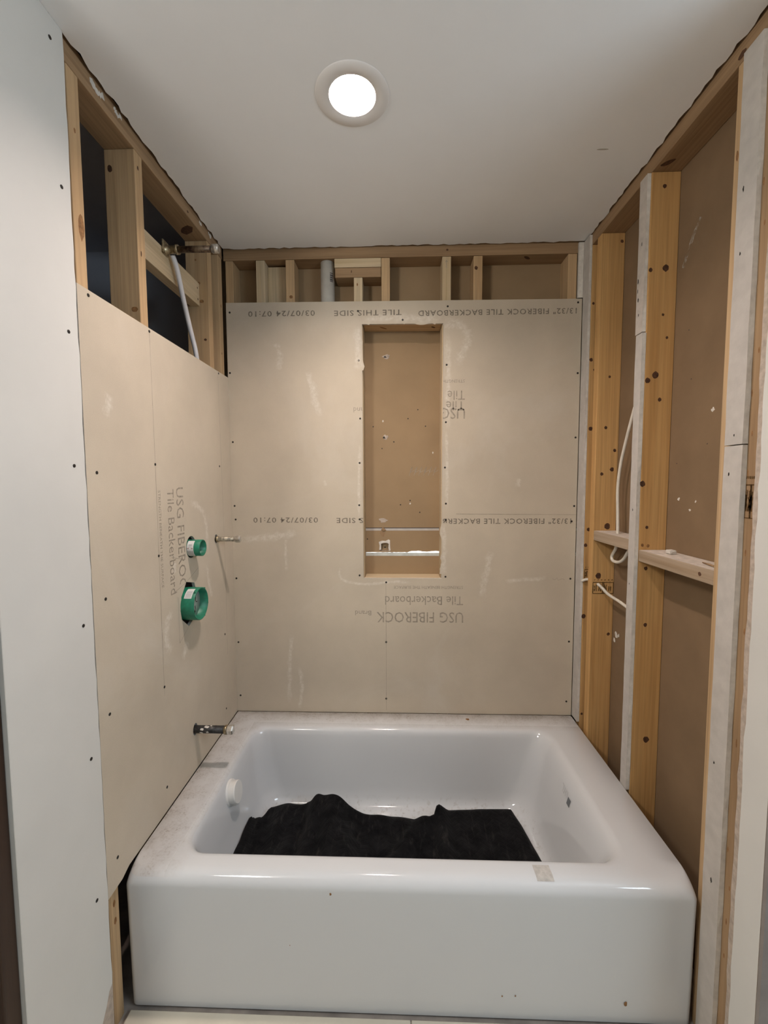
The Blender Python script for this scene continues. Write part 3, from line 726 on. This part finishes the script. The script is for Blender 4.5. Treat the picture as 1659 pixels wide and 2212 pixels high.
def screw_mesh():
    bm = bmesh.new(); lathe(bm, [(0.0, 0.0004), (0.0016, 0.0004), (0.0042, 0.0010), (0.0042, -0.002), (0.002, -0.006), (0.0, -0.006)], (0, 0, 0), (0, 0, 1), 10)
    me = bpy.data.meshes.new('screw'); bm.to_mesh(me); bm.free(); me.materials.append(M_screw); return me
SCREW = screw_mesh()
def screws(parent, mats):
    for m in mats:
        o = bpy.data.objects.new('screw', SCREW); COL.objects.link(o); o.parent = parent
        o.matrix_local = parent.matrix_basis.inverted() @ m
    return
def face_to(loc, nrm):
    return Matrix.Translation(loc) @ Vector(nrm).to_track_quat('Z', 'Y').to_matrix().to_4x4()
outer = [(-0.0005, 0.3928), (1.5215, 0.3928), (1.5215, 2.214), (-0.0005, 2.223)]
niche = [(0.5885, 1.0165), (0.9365, 1.0165), (0.9395, 2.122), (0.5900, 2.124)]
bm = bmesh.new(); plate(bm, outer, [niche], BY, 0.0105, 0, 1)
for k, (s, w) in enumerate(zip(SMEARS, WID)): smear(bm, s, w, BY, 2, -0.00012-0.00002*k)
for s in ([(1.0, 1.3045), (1.521, 1.300)], [(0.689, 0.994), (0.689, 0.405)], [(1.425, 1.016), (1.435, 1.012), (1.445, 1.020), (1.45, 1.010), (1.465, 1.016), (1.478, 1.012)]): ribbon(bm, s, 0.0014, BY, 3, 0.2)
bp = link('board_panel', bm, [M_board, M_core, M_smear, M_pencil]); bp.parent = bb
bp.matrix_parent_inverse = Matrix.Translation((-0.76, 0, -0.4))
tag(bb, 'large tan tile backer board on the back wall with a tall niche cut out', 'wall board', 'tile backer boards')
screws(bb, [face_to((x, 0, z), (0, -1, 0)) for x, z in BACK_SCREWS])
def btext(body, x0, z0, width, h, mat, space=1.0, cuts=(), bold=0.0):
    if cuts:
        u0, u1 = cuts[0]
        if u0 > 0.002: btext(body, x0, z0, width, h, mat, space, None if u0 >= width else (), bold) if u0 >= width else _bt(body, x0, z0, width, h, mat, space, ((u0, 9),), bold)
        if u1 < width-0.002: _bt(body, x0, z0, width, h, mat, space, ((-9, max(u1, -8)),) if u1 > 0 else (), bold)
        return
    _bt(body, x0, z0, width, h, mat, space, (), bold)
def _bt(body, x0, z0, width, h, mat, space=1.0, cuts=(), bold=0.0):
    o = text('printed_text', body, width, h, lambda u, v: (x0-u, -0.0004, z0-v), mat, None, space, cuts, bold)
    o.parent = bb; o.matrix_parent_inverse = Matrix.Translation((-0.76, 0, -0.4))
NL, NR = 0.5885, 0.9395
def ncut(x0): return ((x0-NR, x0-NL),)
for z, cut in ((2.176, False), (1.283, True)):
    for body, x0, w in (('13/32" FIBEROCK TILE BACKERBOARD', 1.500, 0.668), ('TILE THIS SIDE', 0.760, 0.290), ('03/07/24 07:10', 0.387, 0.291)):
        dz = 0.012*(1-x0/1.5) if not cut else 0.008*(1-x0/1.5)
        btext(body, x0, z+dz, w, 0.0225, M_ink, 1.15, ncut(x0) if cut else (), 0.012)
for dz, cut in ((0.0, False), (0.903, True)):
    for body, x0, z0, w, h, ink in (('USG', 1.034, 0.862, 0.104, 0.048, M_ink_pale), ('FIBEROCK', 0.904, 0.862, 0.258, 0.048, M_ink_pale), ('Brand', 0.622, 0.868, 0.072, 0.022, M_ink_pale),
                               ('Tile Backerboard', 1.033, 0.935, 0.348, 0.040, M_ink_pale), ('STRENGTH BENEATH THE SURFACE', 1.032, 0.982, 0.308, 0.013, M_ink_pale)):
        btext(body, x0, z0+dz, w, h, ink, 1.0, ncut(x0) if cut else ())
btext('Tile', 1.033, 0.935+0.903-0.045, 0.080, 0.040, M_ink_pale, 1.0, ncut(1.033))    # the double print

lb = empty('left_backerboard', (0, -0.44, 0.4))
outer = [(-0.8865, 0.379), (-0.83, 0.381), (-0.80, 0.3928), (-0.0005, 0.3928), (-0.0005, 1.905), (-0.8865, 1.909)]
h2 = [(-0.476, 1.008), (-0.467, 1.054), (-0.430, 1.098), (-0.372, 1.083), (-0.352, 1.030), (-0.364, 0.965), (-0.422, 0.937), (-0.469, 0.975)]
h1 = [(-0.386+0.036*math.cos(2*math.pi*k/20), 1.215+0.040*math.sin(2*math.pi*k/20)) for k in range(20)]
hs = [(-0.174+0.016*math.cos(2*math.pi*k/14), 1.217+0.018*math.sin(2*math.pi*k/14)) for k in range(14)]
ht = [(-0.403+0.017*math.cos(2*math.pi*k/14), 0.545+0.022*math.sin(2*math.pi*k/14)) for k in range(14)]
bm = bmesh.new(); plate(bm, outer, [h1, h2, hs, ht], BX, 0.0105, 0, 1)
LXm = lambda u, v, w: (0.0003, u, v)
for s, w in zip(SMEARS_L, [.022, .02, .03, .03, .02, .03]): smear(bm, s, w, LXm, 2, 0)
for s in ([(-0.597, 1.898), (-0.594, 1.5), (-0.594, 0.77)], [(-0.109, 1.90), (-0.098, 1.4), (-0.092, 1.06), (-0.095, 0.7)],
          [(-0.52, 1.08), (-0.43, 1.098), (-0.34, 1.13)], [(-0.52, 1.20), (-0.43, 1.178)], [(-0.49, 0.90), (-0.422, 0.937), (-0.39, 0.95)], [(-0.489, 1.06), (-0.489, 0.90)]):
    ribbon(bm, s, 0.0016, LXm, 3, 0.2)
o = link('board_panel', bm, [M_board, M_core, M_smear, M_pencil]); o.parent = lb; o.matrix_parent_inverse = Matrix.Translation((0, 0.44, -0.4))
tag(lb, 'tan tile backer board on the left wall with pipe holes', 'wall board', 'tile backer boards')
screws(lb, [face_to((0, y, z), (1, 0, 0)) for y, z in LEFT_SCREWS])
def ltext(body, y0, z0, length, h, mat, cuts=()):
    o = text('printed_text', body, length, h, lambda u, v: (0.0004, y0+v, z0-u), mat, None, 1.0, cuts)
    o.parent = lb; o.matrix_parent_inverse = Matrix.Translation((0, 0.44, -0.4))
ltext('USG', -0.477, 1.430, 0.104, 0.047, M_ink_pale)
ltext('FIBEROCK', -0.477, 1.300, 0.258, 0.047, M_ink_pale, ((0.200, 0.40),))
ltext('Tile Backerboard', -0.533, 1.425, 0.348, 0.040, M_ink_pale)
ltext('STRENGTH BENEATH THE SURFACE', -0.585, 1.422, 0.308, 0.013, M_ink_pale)
for y, z in PAINT_SCREWS:
    o = bpy.data.objects.new('screw', SCREW); COL.objects.link(o); o.parent = wl; o.matrix_local = face_to((0, y, z), (1, 0, 0))

# ================================================================== BATHTUB
tub = empty('bathtub', (0.762, -0.42, 0))
TI = Matrix.Translation((-0.762, 0.42, 0))
def rrect(x0, x1, y0, y1, rc, z, nc=10, ne=14):
    # corner radii rc = (front-left, front-right, back-right, back-left); counter-clockwise from front-left
    pts = []
    cs = [(x0+rc[0], y0+rc[0], rc[0], 180), (x1-rc[1], y0+rc[1], rc[1], 270), (x1-rc[2], y1-rc[2], rc[2], 0), (x0+rc[3], y1-rc[3], rc[3], 90)]
    for i, (cx, cy, r, a0) in enumerate(cs):
        for k in range(nc+1):
            a = math.radians(a0+90*k/nc); pts.append(Vector((cx+r*math.cos(a), cy+r*math.sin(a), z)))
        nx = cs[(i+1) % 4]; a = math.radians(nx[3])
        q = Vector((nx[0]+nx[2]*math.cos(a), nx[1]+nx[2]*math.sin(a), z)); p = pts[-1]
        for k in range(1, ne): pts.append(p.lerp(q, k/ne))
    return pts
H = 0.392
X0, X1, Y0, Y1 = 0.0005, 1.5225, -0.8275, -0.0015
rings = []
def ring(x0, x1, y0, y1, rc, z):
    rings.append(rrect(x0, x1, y0, y1, rc if isinstance(rc, tuple) else (rc,)*4, z))
co = (0.018, 0.018, 0.004, 0.004)
ring(X0, X1, Y0+0.006, Y1, co, 0.001)
ring(X0, X1, Y0+0.004, Y1, co, 0.06)
ring(X0, X1, Y0, Y1, co, 0.30)
ring(X0, X1, Y0-0.001, Y1, co, 0.338)
RF, RS_ = 0.034, 0.003                       # front and side round-over
for k in range(0, 9):
    a = math.radians(90*k/8)
    fy = RF*(1-math.cos(a)); sx = RS_*(1-math.cos(a)); z = H-RF+RF*math.sin(a)
    zz = z
    cf = 0.018+0.030*math.sin(a)
    ring(X0+sx, X1-sx, Y0-0.001+fy, Y1-0.001*k/8, (cf, cf, 0.006, 0.006), zz)
IN = [  # x0, x1, y0, y1, corner radius, z
    (0.104, 1.392, -0.766, -0.112, 0.075, H+0.000),
    (0.112, 1.384, -0.757, -0.119, 0.072, H-0.0015),
    (0.119, 1.375, -0.750, -0.126, 0.070, H-0.006),
    (0.125, 1.366, -0.744, -0.131, 0.070, H-0.015),
    (0.130, 1.357, -0.740, -0.134, 0.070, H-0.030),
    (0.137, 1.341, -0.736, -0.138, 0.072, 0.330),
    (0.150, 1.318, -0.726, -0.146, 0.078, 0.240),
    (0.168, 1.296, -0.714, -0.156, 0.085, 0.150),
    (0.182, 1.280, -0.705, -0.163, 0.090, 0.112),
    (0.200, 1.262, -0.692, -0.173, 0.090, 0.090),
    (0.222, 1.240, -0.675, -0.186, 0.085, 0.081),
    (0.30, 1.15, -0.60, -0.26, 0.06, 0.078),
    (0.55, 0.90, -0.48, -0.38, 0.03, 0.076)]
ring(0.06, 1.44, -0.785, -0.06, 0.05, H)
for q in IN: ring(*q)
bm = bmesh.new(); vr = [[bm.verts.new(p) for p in r] for r in rings]; n = len(vr[0])
for i in range(len(vr)-1):
    for k in range(n):
        f = bm.faces.new((vr[i][k], vr[i][(k+1) % n], vr[i+1][(k+1) % n], vr[i+1][k])); f.smooth = True
f = bm.faces.new(vr[-1]); f.smooth = True
body = link('tub_body', bm, M_tub, smooth=True); body.parent = tub; body.matrix_parent_inverse = TI
tag(tub, 'white alcove bathtub with flat apron and dusty deck', 'bathtub')
def tubpart(name, bm, mats, label=None):
    o = link(name, bm, mats); o.parent = tub; o.matrix_parent_inverse = TI
    if label: o['label'] = label
    return o
# overflow cover on the drain end
bm = bmesh.new(); oc = Vector((0.1365, -0.432, 0.326)); od = Vector((1, 0, 0.16)).normalized()
for pr in ([(0.0435, -0.006), (0.0435, 0.0045), (0.0385, 0.0055)], [(0.0385, 0.0055), (0.0378, 0.0265)], [(0.0378, 0.0265), (0.0362, 0.0285)], [(0.0362, 0.0285), (0.0, 0.0290)]):
    lathe(bm, pr, oc, od, 40)
tb = oc-Vector((0, 0, 0.040))+od*0.016
box(bm, tb-Vector((0.012, 0.010, 0.006)), tb+Vector((0.008, 0.010, 0.006)), 0, 0.002)
tubpart('overflow_cover', bm, M_ivory, 'round white overflow cover')
# label residue on the front deck
bm = bmesh.new(); ys = [-0.768+(-0.812+0.768)*i/8 for i in range(9)]
def deck_z(y):
    yy = Y0-0.001+RF
    return H if y >= yy else H-RF+math.sqrt(max(0, RF**2-(yy-y)**2))
L = []
for y in ys:
    t = (y+0.768)/(-0.044)
    L.append([bm.verts.new((1.110+0.0045*k+0.001*t, y, deck_z(y)+0.0007)) for k in range(11)])
for i in range(8):
    for k in range(10): bm.faces.new((L[i][k], L[i+1][k], L[i+1][k+1], L[i][k+1]))
tubpart('label_residue', bm, M_residue, 'grey patch of old label glue')
# faint printed mark and grey square on the right inside slope
bm = bmesh.new()
def rmap(y, z, lift=0.0012):
    x = 1.341-0.255*(0.330-z) if z < 0.330 else 1.341+0.29*(z-0.330)
    return (x-lift, y, z)
def quad(ya, yb, za, zb, mi):
    f = bm.faces.new([bm.verts.new(rmap(a, b)) for a, b in ((ya, za), (yb, za), (yb, zb), (ya, zb))]); f.material_index = mi
quad(-0.455, -0.432, 0.312, 0.336, 0)
for k in range(4): quad(-0.425+0.012*k, -0.4235+0.012*k, 0.322, 0.346, 1)
for k in range(3): quad(-0.425+0.012*k, -0.417+0.012*k, 0.344-0.010*k, 0.3455-0.010*k, 1)
quad(-0.391, -0.375, 0.345, 0.3465, 1)
tubpart('printed_mark', bm, [M_greyink, M_stkgrey], 'faint grey printed mark')
# specks
for x, z, r in ((0.562, 0.352, .004), (1.02, 0.07, .0025), (1.055, 0.072, .0025), (1.345, 0.06, .006), (0.45, 0.2, .0015)):
    bm = bmesh.new(); disc(bm, (x, Y0+(0 if z > .29 else 0.004*(0.30-z)/0.24)-0.0012, z), NY, r*0.7, r, jit=0.2)
    tubpart('dirt_speck', bm, M_knot_pale)
bm = bmesh.new(); disc(bm, (1.05, -0.045, H), (0, 0, 1), 0.008, 0.008, jit=0.3, up=(0, 1, 0)); tubpart('dirt_speck', bm, M_knot_pale)

# ================================================================== BLANKET
def smooth(t): t = max(0, min(1, t)); return t*t*(3-2*t)
def gauss(d, s): return math.exp(-(d/s)**2)
def seg(px, py, a, b):
    ax, ay = a; bx, by = b; dx, dy = bx-ax, by-ay
    t = max(0, min(1, ((px-ax)*dx+(py-ay)*dy)/(dx*dx+dy*dy)))
    return math.hypot(px-ax-t*dx, py-ay-t*dy), t
BK = [(0.17, -0.315), (0.20, -0.285), (0.225, -0.222), (0.30, -0.200), (0.37, -0.205), (0.41, -0.235), (0.47, -0.245), (0.54, -0.245), (0.63, -0.260), (0.74, -0.262), (0.86, -0.272), (0.885, -0.262), (0.905, -0.215), (1.0, -0.205), (1.10, -0.198), (1.215, -0.194), (1.25, -0.194)]
def backedge(x):
    for (xa, ya), (xb, yb) in zip(BK, BK[1:]):
        if xa <= x <= xb: return ya+(yb-ya)*smooth((x-xa)/(xb-xa))
    return BK[0][1] if x < BK[0][0] else BK[-1][1]
def bz(x, y):
    z = 0.0
    d, t = seg(x, y, (0.458, -0.235), (0.56, -0.62)); z += 0.102*gauss(d, 0.078)*(1-0.35*t)
    d, t = seg(x, y, (0.418, -0.24), (0.40, -0.60)); z += 0.030*gauss(d, 0.026)
    d, t = seg(x, y, (0.54, -0.24), (0.80, -0.32)); z += 0.040*gauss(d, 0.065)*(1-0.5*t)
    d, t = seg(x, y, (0.905, -0.22), (0.72, -0.50)); z += 0.034*gauss(d, 0.034)
    d, t = seg(x, y, (0.905, -0.22), (0.925, -0.55)); z += 0.022*gauss(d, 0.028)
    d, t = seg(x, y, (0.28, -0.26), (0.33, -0.62)); z += 0.030*gauss(d, 0.075)
    d, t = seg(x, y, (0.16, -0.34), (0.20, -0.60)); z += 0.035*gauss(d, 0.022)
    d, t = seg(x, y, (0.70, -0.30), (0.62, -0.6)); z -= 0.012*gauss(d, 0.03)
    z += 0.010*noise.noise(Vector((x*9, y*9, 1.3))) + 0.005*noise.noise(Vector((x*24, y*24, 4.1)))
    if x > 0.95: z = z*0.55+0.004
    return z
bm = bmesh.new(); NXg, NYg = 170, 80
uvl = bm.loops.layers.uv.new('UVMap'); G = []
for i in range(NXg+1):
    row = []
    s = i/NXg
    for j in range(NYg+1):
        t = j/NYg
        x = 0.170+(1.205-0.170)*s
        yb = backedge(x)
        y = yb+(-0.655-yb)*t
        if s > 0.85: x += 0.085*t*(s-0.85)/0.15*1.0
        z = bz(x, y)
        edge = min(smooth(t/0.05), smooth((1-t)/0.04), smooth(s/0.02), smooth((1-s)/0.012))
        lift = 0.006+0.012*edge + max(0, z)*(0.35+0.65*smooth(t/0.10))
        # basin floor and its rising sides
        fl = 0.079
        if x < 0.235: fl += (0.235-x)**2*9
        if x > 1.24: fl += (x-1.24)**2*6
        if y > -0.19: fl += (y+0.19)**2*20
        row.append(bm.verts.new((x, y, fl+lift+0.003)))
    G.append(row)
for i in range(NXg):
    for j in range(NYg):
        f = bm.faces.new((G[i][j], G[i][j+1], G[i+1][j+1], G[i+1][j])); f.smooth = True
        for lp in f.loops: lp[uvl].uv = (lp.vert.co.x, lp.vert.co.y)
ring_b = []
o = link('moving_blanket', bm, M_blanket, smooth=True)
md = o.modifiers.new('thickness', 'SOLIDIFY'); md.thickness = 0.006; md.offset = -1
tag(o, 'black quilted moving blanket crumpled in the bottom of the bathtub', 'blanket')

# ================================================================== PLUMBING
def cyl_part(name, path, r, mat, parent, inv, label=None, n=20):
    bm = bmesh.new(); tube(bm, path, r, n); o = link(name, bm, mat); o.parent = parent; o.matrix_parent_inverse = inv
    if label: o['label'] = label
    return o
# shower pipe stub out of the blocking board
root = empty('shower_pipe_stub', (-0.047, -0.40, 2.234)); inv = Matrix.Translation((0.047, 0.40, -2.234))
yS, zS = -0.40, 2.236
cyl_part('elbow', [(-0.047, yS, zS), (-0.040, yS, zS), (-0.039, yS, zS), (-0.01, yS, zS), (-0.009, yS, zS), (0.0, yS, zS)], [0.016, 0.016, 0.013, 0.013, 0.0155, 0.0155], M_brass, root, inv)
bm = bmesh.new()
box(bm, (-0.0478, yS-0.022, zS-0.018), (-0.041, yS+0.014, zS+0.026), 0, 0.002); o = link('mounting_ear', bm, M_brass, root); o.matrix_parent_inverse = inv
cyl_part('nipple', [(0.0, yS, zS), (0.115, yS, zS)], 0.0105, M_copper, root, inv)
cyl_part('threaded_end', [(0.113, yS, zS), (0.116, yS, zS), (0.117, yS, zS), (0.136, yS, zS), (0.139, yS, zS)], [0.0115, 0.0135, 0.0145, 0.0145, 0.012], M_nickel, root, inv)
tag(root, 'tarnished shower pipe stub sticking out of the blocking board high on the left wall', 'pipe', 'pipe stubs')
# white water tube
bm = bmesh.new(); tube(bm, spline([(-0.03, -0.385, 2.226), (-0.026, -0.365, 2.19), (-0.032, -0.315, 2.11), (-0.034, -0.265, 2.02), (-0.030, -0.235, 1.945), (-0.030, -0.22, 1.86), (-0.032, -0.22, 1.70)], 10), 0.0085, 14)
tag(link('water_tube', bm, M_pex), 'white plastic water tube curving down from the shower pipe stub behind the left board', 'tube')
# upper spout/valve stub near the corner
root = empty('pipe_stub', (0, -0.174, 1.216)); inv = Matrix.Translation((0, 0.174, -1.216))
cyl_part('pipe', [(-0.06, -0.174, 1.216), (0.078, -0.174, 1.216)], 0.0095, M_spotted, root, inv)
cyl_part('collar', [(0.0015, -0.174, 1.216), (0.010, -0.174, 1.216)], 0.0125, M_brass, root, inv)
bm = bmesh.new(); tube(bm, [(0.076, -0.174, 1.216), (0.080, -0.174, 1.216), (0.081, -0.174, 1.216), (0.098, -0.174, 1.216), (0.101, -0.174, 1.216)], [0.0115, 0.0130, 0.0145, 0.0145, 0.0115], 8)
for f in bm.faces: f.smooth = False
o = link('cap', bm, M_nickel, root); o.matrix_parent_inverse = inv
tag(root, 'spotted pipe stub with shiny cap, beside the green sleeves near the left corner', 'pipe', 'pipe stubs')
# lower spout stub
root = empty('pipe_stub', (0, -0.403, 0.545)); inv = Matrix.Translation((0, 0.403, -0.545))
cyl_part('pipe', [(-0.06, -0.403, 0.545), (0.113, -0.403, 0.545)], 0.0135, M_iron, root, inv)
bm = bmesh.new()
for x, a, r in ((0.03, 0.5, .006), (0.045, 1.1, .008), (0.05, -0.2, .005), (0.06, 1.5, .004), (0.028, -0.4, .006)):
    nn = Vector((0, -math.cos(a), math.sin(a)))
    disc(bm, Vector((x, -0.403, 0.545))+nn*0.0134, nn, r, r*0.6, lift=0.0008, jit=0.4)
o = link('plaster_splash', bm, M_plaster, root); o.matrix_parent_inverse = inv
cyl_part('collar', [(0.108, -0.403, 0.545), (0.112, -0.403, 0.545), (0.120, -0.403, 0.545)], [0.0145, 0.0165, 0.0165], M_brass, root, inv)
bm = bmesh.new(); tube(bm, [(0.120, -0.403, 0.545), (0.1215, -0.403, 0.545), (0.138, -0.403, 0.545), (0.142, -0.403, 0.545)], [0.0155, 0.0175, 0.0175, 0.0145], 6)
for f in bm.faces: f.smooth = False
o = link('cap', bm, M_nickel, root); o.matrix_parent_inverse = inv
tag(root, 'dark iron spout pipe stub low on the left board just above the tub deck', 'pipe', 'pipe stubs')
# green valve sleeves
def sleeve(name, yc, zc, r, x0, x1, th, label):
    root = empty(name, (0, yc, zc)); inv = Matrix.Translation((0, -yc, -zc))
    bm = bmesh.new()
    lathe(bm, [(r, x0), (r, x1-0.001), (r-0.001, x1), (r-th, x1), (r-th, x0)], (0, yc, zc), (1, 0, 0), 48, 0, True)
    o = link('sleeve_body', bm, M_green, root); o.matrix_parent_inverse = inv
    tag(root, label, 'sleeve', 'green pipe sleeves')
    return root, inv
def wrap(r, yc, zc, xa, xb, a0, a1, mat_idx, bm, n=12, lift=0.0006):
    # curved patch on the sleeve; angle 0 faces the front (-y), 90 is up
    L = []
    for i in range(n+1):
        a = math.radians(a0+(a1-a0)*i/n); q = (yc-(r+lift)*math.cos(a), zc+(r+lift)*math.sin(a))
        L.append((bm.verts.new((xa, *q)), bm.verts.new((xb, *q))))
    for i in range(n):
        f = bm.faces.new((L[i][0], L[i][1], L[i+1][1], L[i+1][0])); f.material_index = mat_idx; f.smooth = True
root, inv = sleeve('valve_sleeve', -0.389, 1.213, 0.0295, -0.05, 0.0445, 0.004, 'small green plastic pipe sleeve with a white sticker, upper of the two')
bm = bmesh.new(); r = 0.0295
wrap(r, -0.389, 1.213, 0.000, 0.0235, -62, 62, 0, bm)
for k in range(5): wrap(r, -0.389, 1.213, 0.003+0.004*k, 0.0042+0.004*k, -50, -12-3*(k % 2), 1, bm, lift=0.0010)
wrap(r, -0.389, 1.213, 0.006, 0.018, 26, 29, 1, bm, 3, 0.0010)
wrap(r, -0.389, 1.213, 0.001, 0.006, 2, 5, 1, bm, 3, 0.0010); wrap(r, -0.389, 1.213, 0.017, 0.022, 2, 5, 1, bm, 3, 0.0010)
wrap(r, -0.389, 1.213, 0.0055, 0.007, 0, 8, 2, bm, 3, 0.0012); wrap(r, -0.389, 1.213, 0.016, 0.0175, 0, 8, 2, bm, 3, 0.0012)
for k in range(4): wrap(r, -0.389, 1.213, 0.006, 0.018, 12+5*k, 13.2+5*k, 3, bm, 3, 0.0010)
o = link('sticker', bm, [M_sticker, M_stkink, M_red, M_stkgrey], root, True); o.matrix_parent_inverse = inv; o['label'] = 'white printed sticker'
bm = bmesh.new(); lathe(bm, [(0.0, 0.0), (0.0255, 0.0)], (-0.03, -0.389, 1.213), (1, 0, 0), 32)
o = link('inner_plug', bm, M_greenin, root); o.matrix_parent_inverse = inv
root, inv = sleeve('valve_sleeve', -0.418, 1.018, 0.0575, -0.055, 0.045, 0.004, 'large green plastic valve sleeve with a grey inner plate, lower of the two')
bm = bmesh.new(); r = 0.0575
wrap(r, -0.418, 1.018, 0.008, 0.034, 32, 75, 0, bm)
for k in range(6): wrap(r, -0.418, 1.018, 0.011, 0.031, 36+4.5*k, 38.2+4.5*k, 1, bm, 3, 0.0010)
o = link('sticker', bm, [M_sticker, M_stkgrey], root, True); o.matrix_parent_inverse = inv; o['label'] = 'white printed sticker'
bm = bmesh.new(); lathe(bm, [(0.0, 0.0), (0.0530, 0.0), (0.0532, -0.006)], (0.016, -0.418, 1.018), (1, 0, 0), 40)
for y, z, w, h in ((-0.40, 1.032, .0025, .012), (-0.392, 1.018, .006, .002), (-0.405, 0.998, .0035, .010), (-0.41, 0.985, .006, .006)):
    disc(bm, (0.016, y, z), PX, w, h, mi=1, jit=0.3)
o = link('inner_plate', bm, [M_greyplate, M_screw], root); o.matrix_parent_inverse = inv; o['label'] = 'grey plate with black print'
for a in (52, 125, -12, -60):
    t = math.radians(a); p = Vector((0.042, -0.418+0.0585*math.cos(t), 1.018+0.0585*math.sin(t)))
    bm = bmesh.new(); box(bm, p-Vector((0.005, 0.003, 0.003)), p+Vector((0.002, 0.003, 0.003)), 0, 0.001)
    o = link('lug', bm, M_green, root); o.matrix_parent_inverse = inv
# drain vent pipe in the back wall
root = empty('vent_pipe', (0.435, 0.052, 1.9)); inv = Matrix.Translation((-0.435, -0.052, -1.9))
cyl_part('pipe', [(0.436, 0.052, 0.9), (0.436, 0.052, 2.404)], 0.0300, M_pvc, root, inv, n=32)
bm = bmesh.new()
for k, (z, w) in enumerate(((2.352, .002), (2.343, .0035), (2.334, .003), (2.325, .0035), (2.318, .002))):
    a = math.radians(20); L = []
    for i in range(4):
        t = math.radians(28+10*i); L.append((0.436+0.0303*math.sin(t), 0.052-0.0303*math.cos(t)))
    for i in range(3):
        f = bm.faces.new([bm.verts.new((L[i][0], L[i][1], z-w)), bm.verts.new((L[i+1][0], L[i+1][1], z-w)), bm.verts.new((L[i+1][0], L[i+1][1], z+w)), bm.verts.new((L[i][0], L[i][1], z+w))])
o = link('printed_mark', bm, M_stkink, root); o.matrix_parent_inverse = inv; o['label'] = 'black printed mark'
tag(root, 'white vertical plastic drain pipe between studs above the back board', 'pipe')
# cables
bm = bmesh.new()
tube(bm, spline([(1.595, -0.37, 2.06), (1.592, -0.345, 1.80), (1.588, -0.305, 1.69), (1.585, -0.275, 1.61), (1.583, -0.240, 1.51), (1.582, -0.226, 1.42), (1.582, -0.231, 1.33), (1.581, -0.238, 1.246), (1.58, -0.234, 1.205), (1.580, -0.228, 1.185), (1.579, -0.205, 1.155), (1.577, -0.215, 1.138), (1.575, -0.262, 1.140), (1.574, -0.300, 1.158), (1.573, -0.33, 1.19), (1.573, -0.35, 1.206)], 10), 0.0058, 10)
tag(link('electrical_cable', bm, M_cable), 'white cable hanging through the cross block and looping under it', 'cable', 'white cables')
bm = bmesh.new()
tube(bm, spline([(1.53, -0.056, 1.020), (1.545, -0.07, 1.030), (1.556, -0.10, 1.030), (1.561, -0.138, 1.024), (1.572, -0.150, 1.012), (1.582, -0.170, 0.996), (1.585, -0.21, 0.990), (1.585, -0.26, 0.988), (1.585, -0.34, 0.98), (1.585, -0.424, 0.98)], 10), 0.0058, 10)
tag(link('electrical_cable', bm, M_cable), 'short white cable crossing out of the stamped stud on the right wall', 'cable', 'white cables')
# debris on the cross block
bm = bmesh.new(); box(bm, (1.578, -0.560, 1.2195), (1.598, -0.535, 1.231), 0, 0.003)
for v in bm.verts: v.co += Vector((random.uniform(-.002, .002), random.uniform(-.002, .002), random.uniform(-.0005, .0015)))
tag(link('plaster_chunk', bm, M_plaster), 'small white plaster chunk on the front cross block', 'debris')
bm = bmesh.new(); tube(bm, [(1.578, -0.70, 1.2215), (1.570, -0.74, 1.2225), (1.560, -0.795, 1.222)], [0.0015, 0.003, 0.002], 8)
tube(bm, [(1.590, -0.735, 1.2215), (1.575, -0.77, 1.224)], [0.001, 0.002], 6)
tag(link('wood_splinter', bm, M_w_old), 'thin dark wood splinter lying on the front cross block', 'debris')

# ================================================================== RECESSED LIGHT
root = empty('recessed_light', (LX, LY, 2.447)); inv = Matrix.Translation((-LX, -LY, -2.447))
Cz = (LX, LY, 2.447)
bm = bmesh.new(); lathe(bm, [(0.0600, 0.010), (0.0600, -0.0012), (0.0615, -0.0020), (0.094, -0.0016), (0.0968, -0.0003)], Cz, (0, 0, 1), 64)
o = link('trim_ring', bm, M_trimwhite, root, True); o.matrix_parent_inverse = inv
bm = bmesh.new(); lathe(bm, [(0.0600, 0.010), (0.0590, 0.045), (0.0580, 0.09), (0.0, 0.09)], Cz, (0, 0, 1), 48)
o = link('baffle', bm, M_trimwhite, root, True); o.matrix_parent_inverse = inv
bm = bmesh.new(); lathe(bm, [(0.0, 0.034), (0.043, 0.034), (0.0465, 0.037), (0.047, 0.042), (0.040, 0.088)], Cz, (0, 0, 1), 48)
o = link('bulb', bm, M_lamp, root, True); o.matrix_parent_inverse = inv; o['label'] = 'glowing round bulb face'
bm = bmesh.new(); lathe(bm, [(0.0462, 0.0335), (0.0495, 0.0335), (0.0495, 0.040)], Cz, (0, 0, 1), 48)  # dark ring added around the bulb face, standing in for its edge shadow
o = link('bulb_edge_shadow', bm, M_stkink, root, True); o.matrix_parent_inverse = inv
tag(root, 'round white recessed ceiling light, switched on above the tub', 'ceiling light')
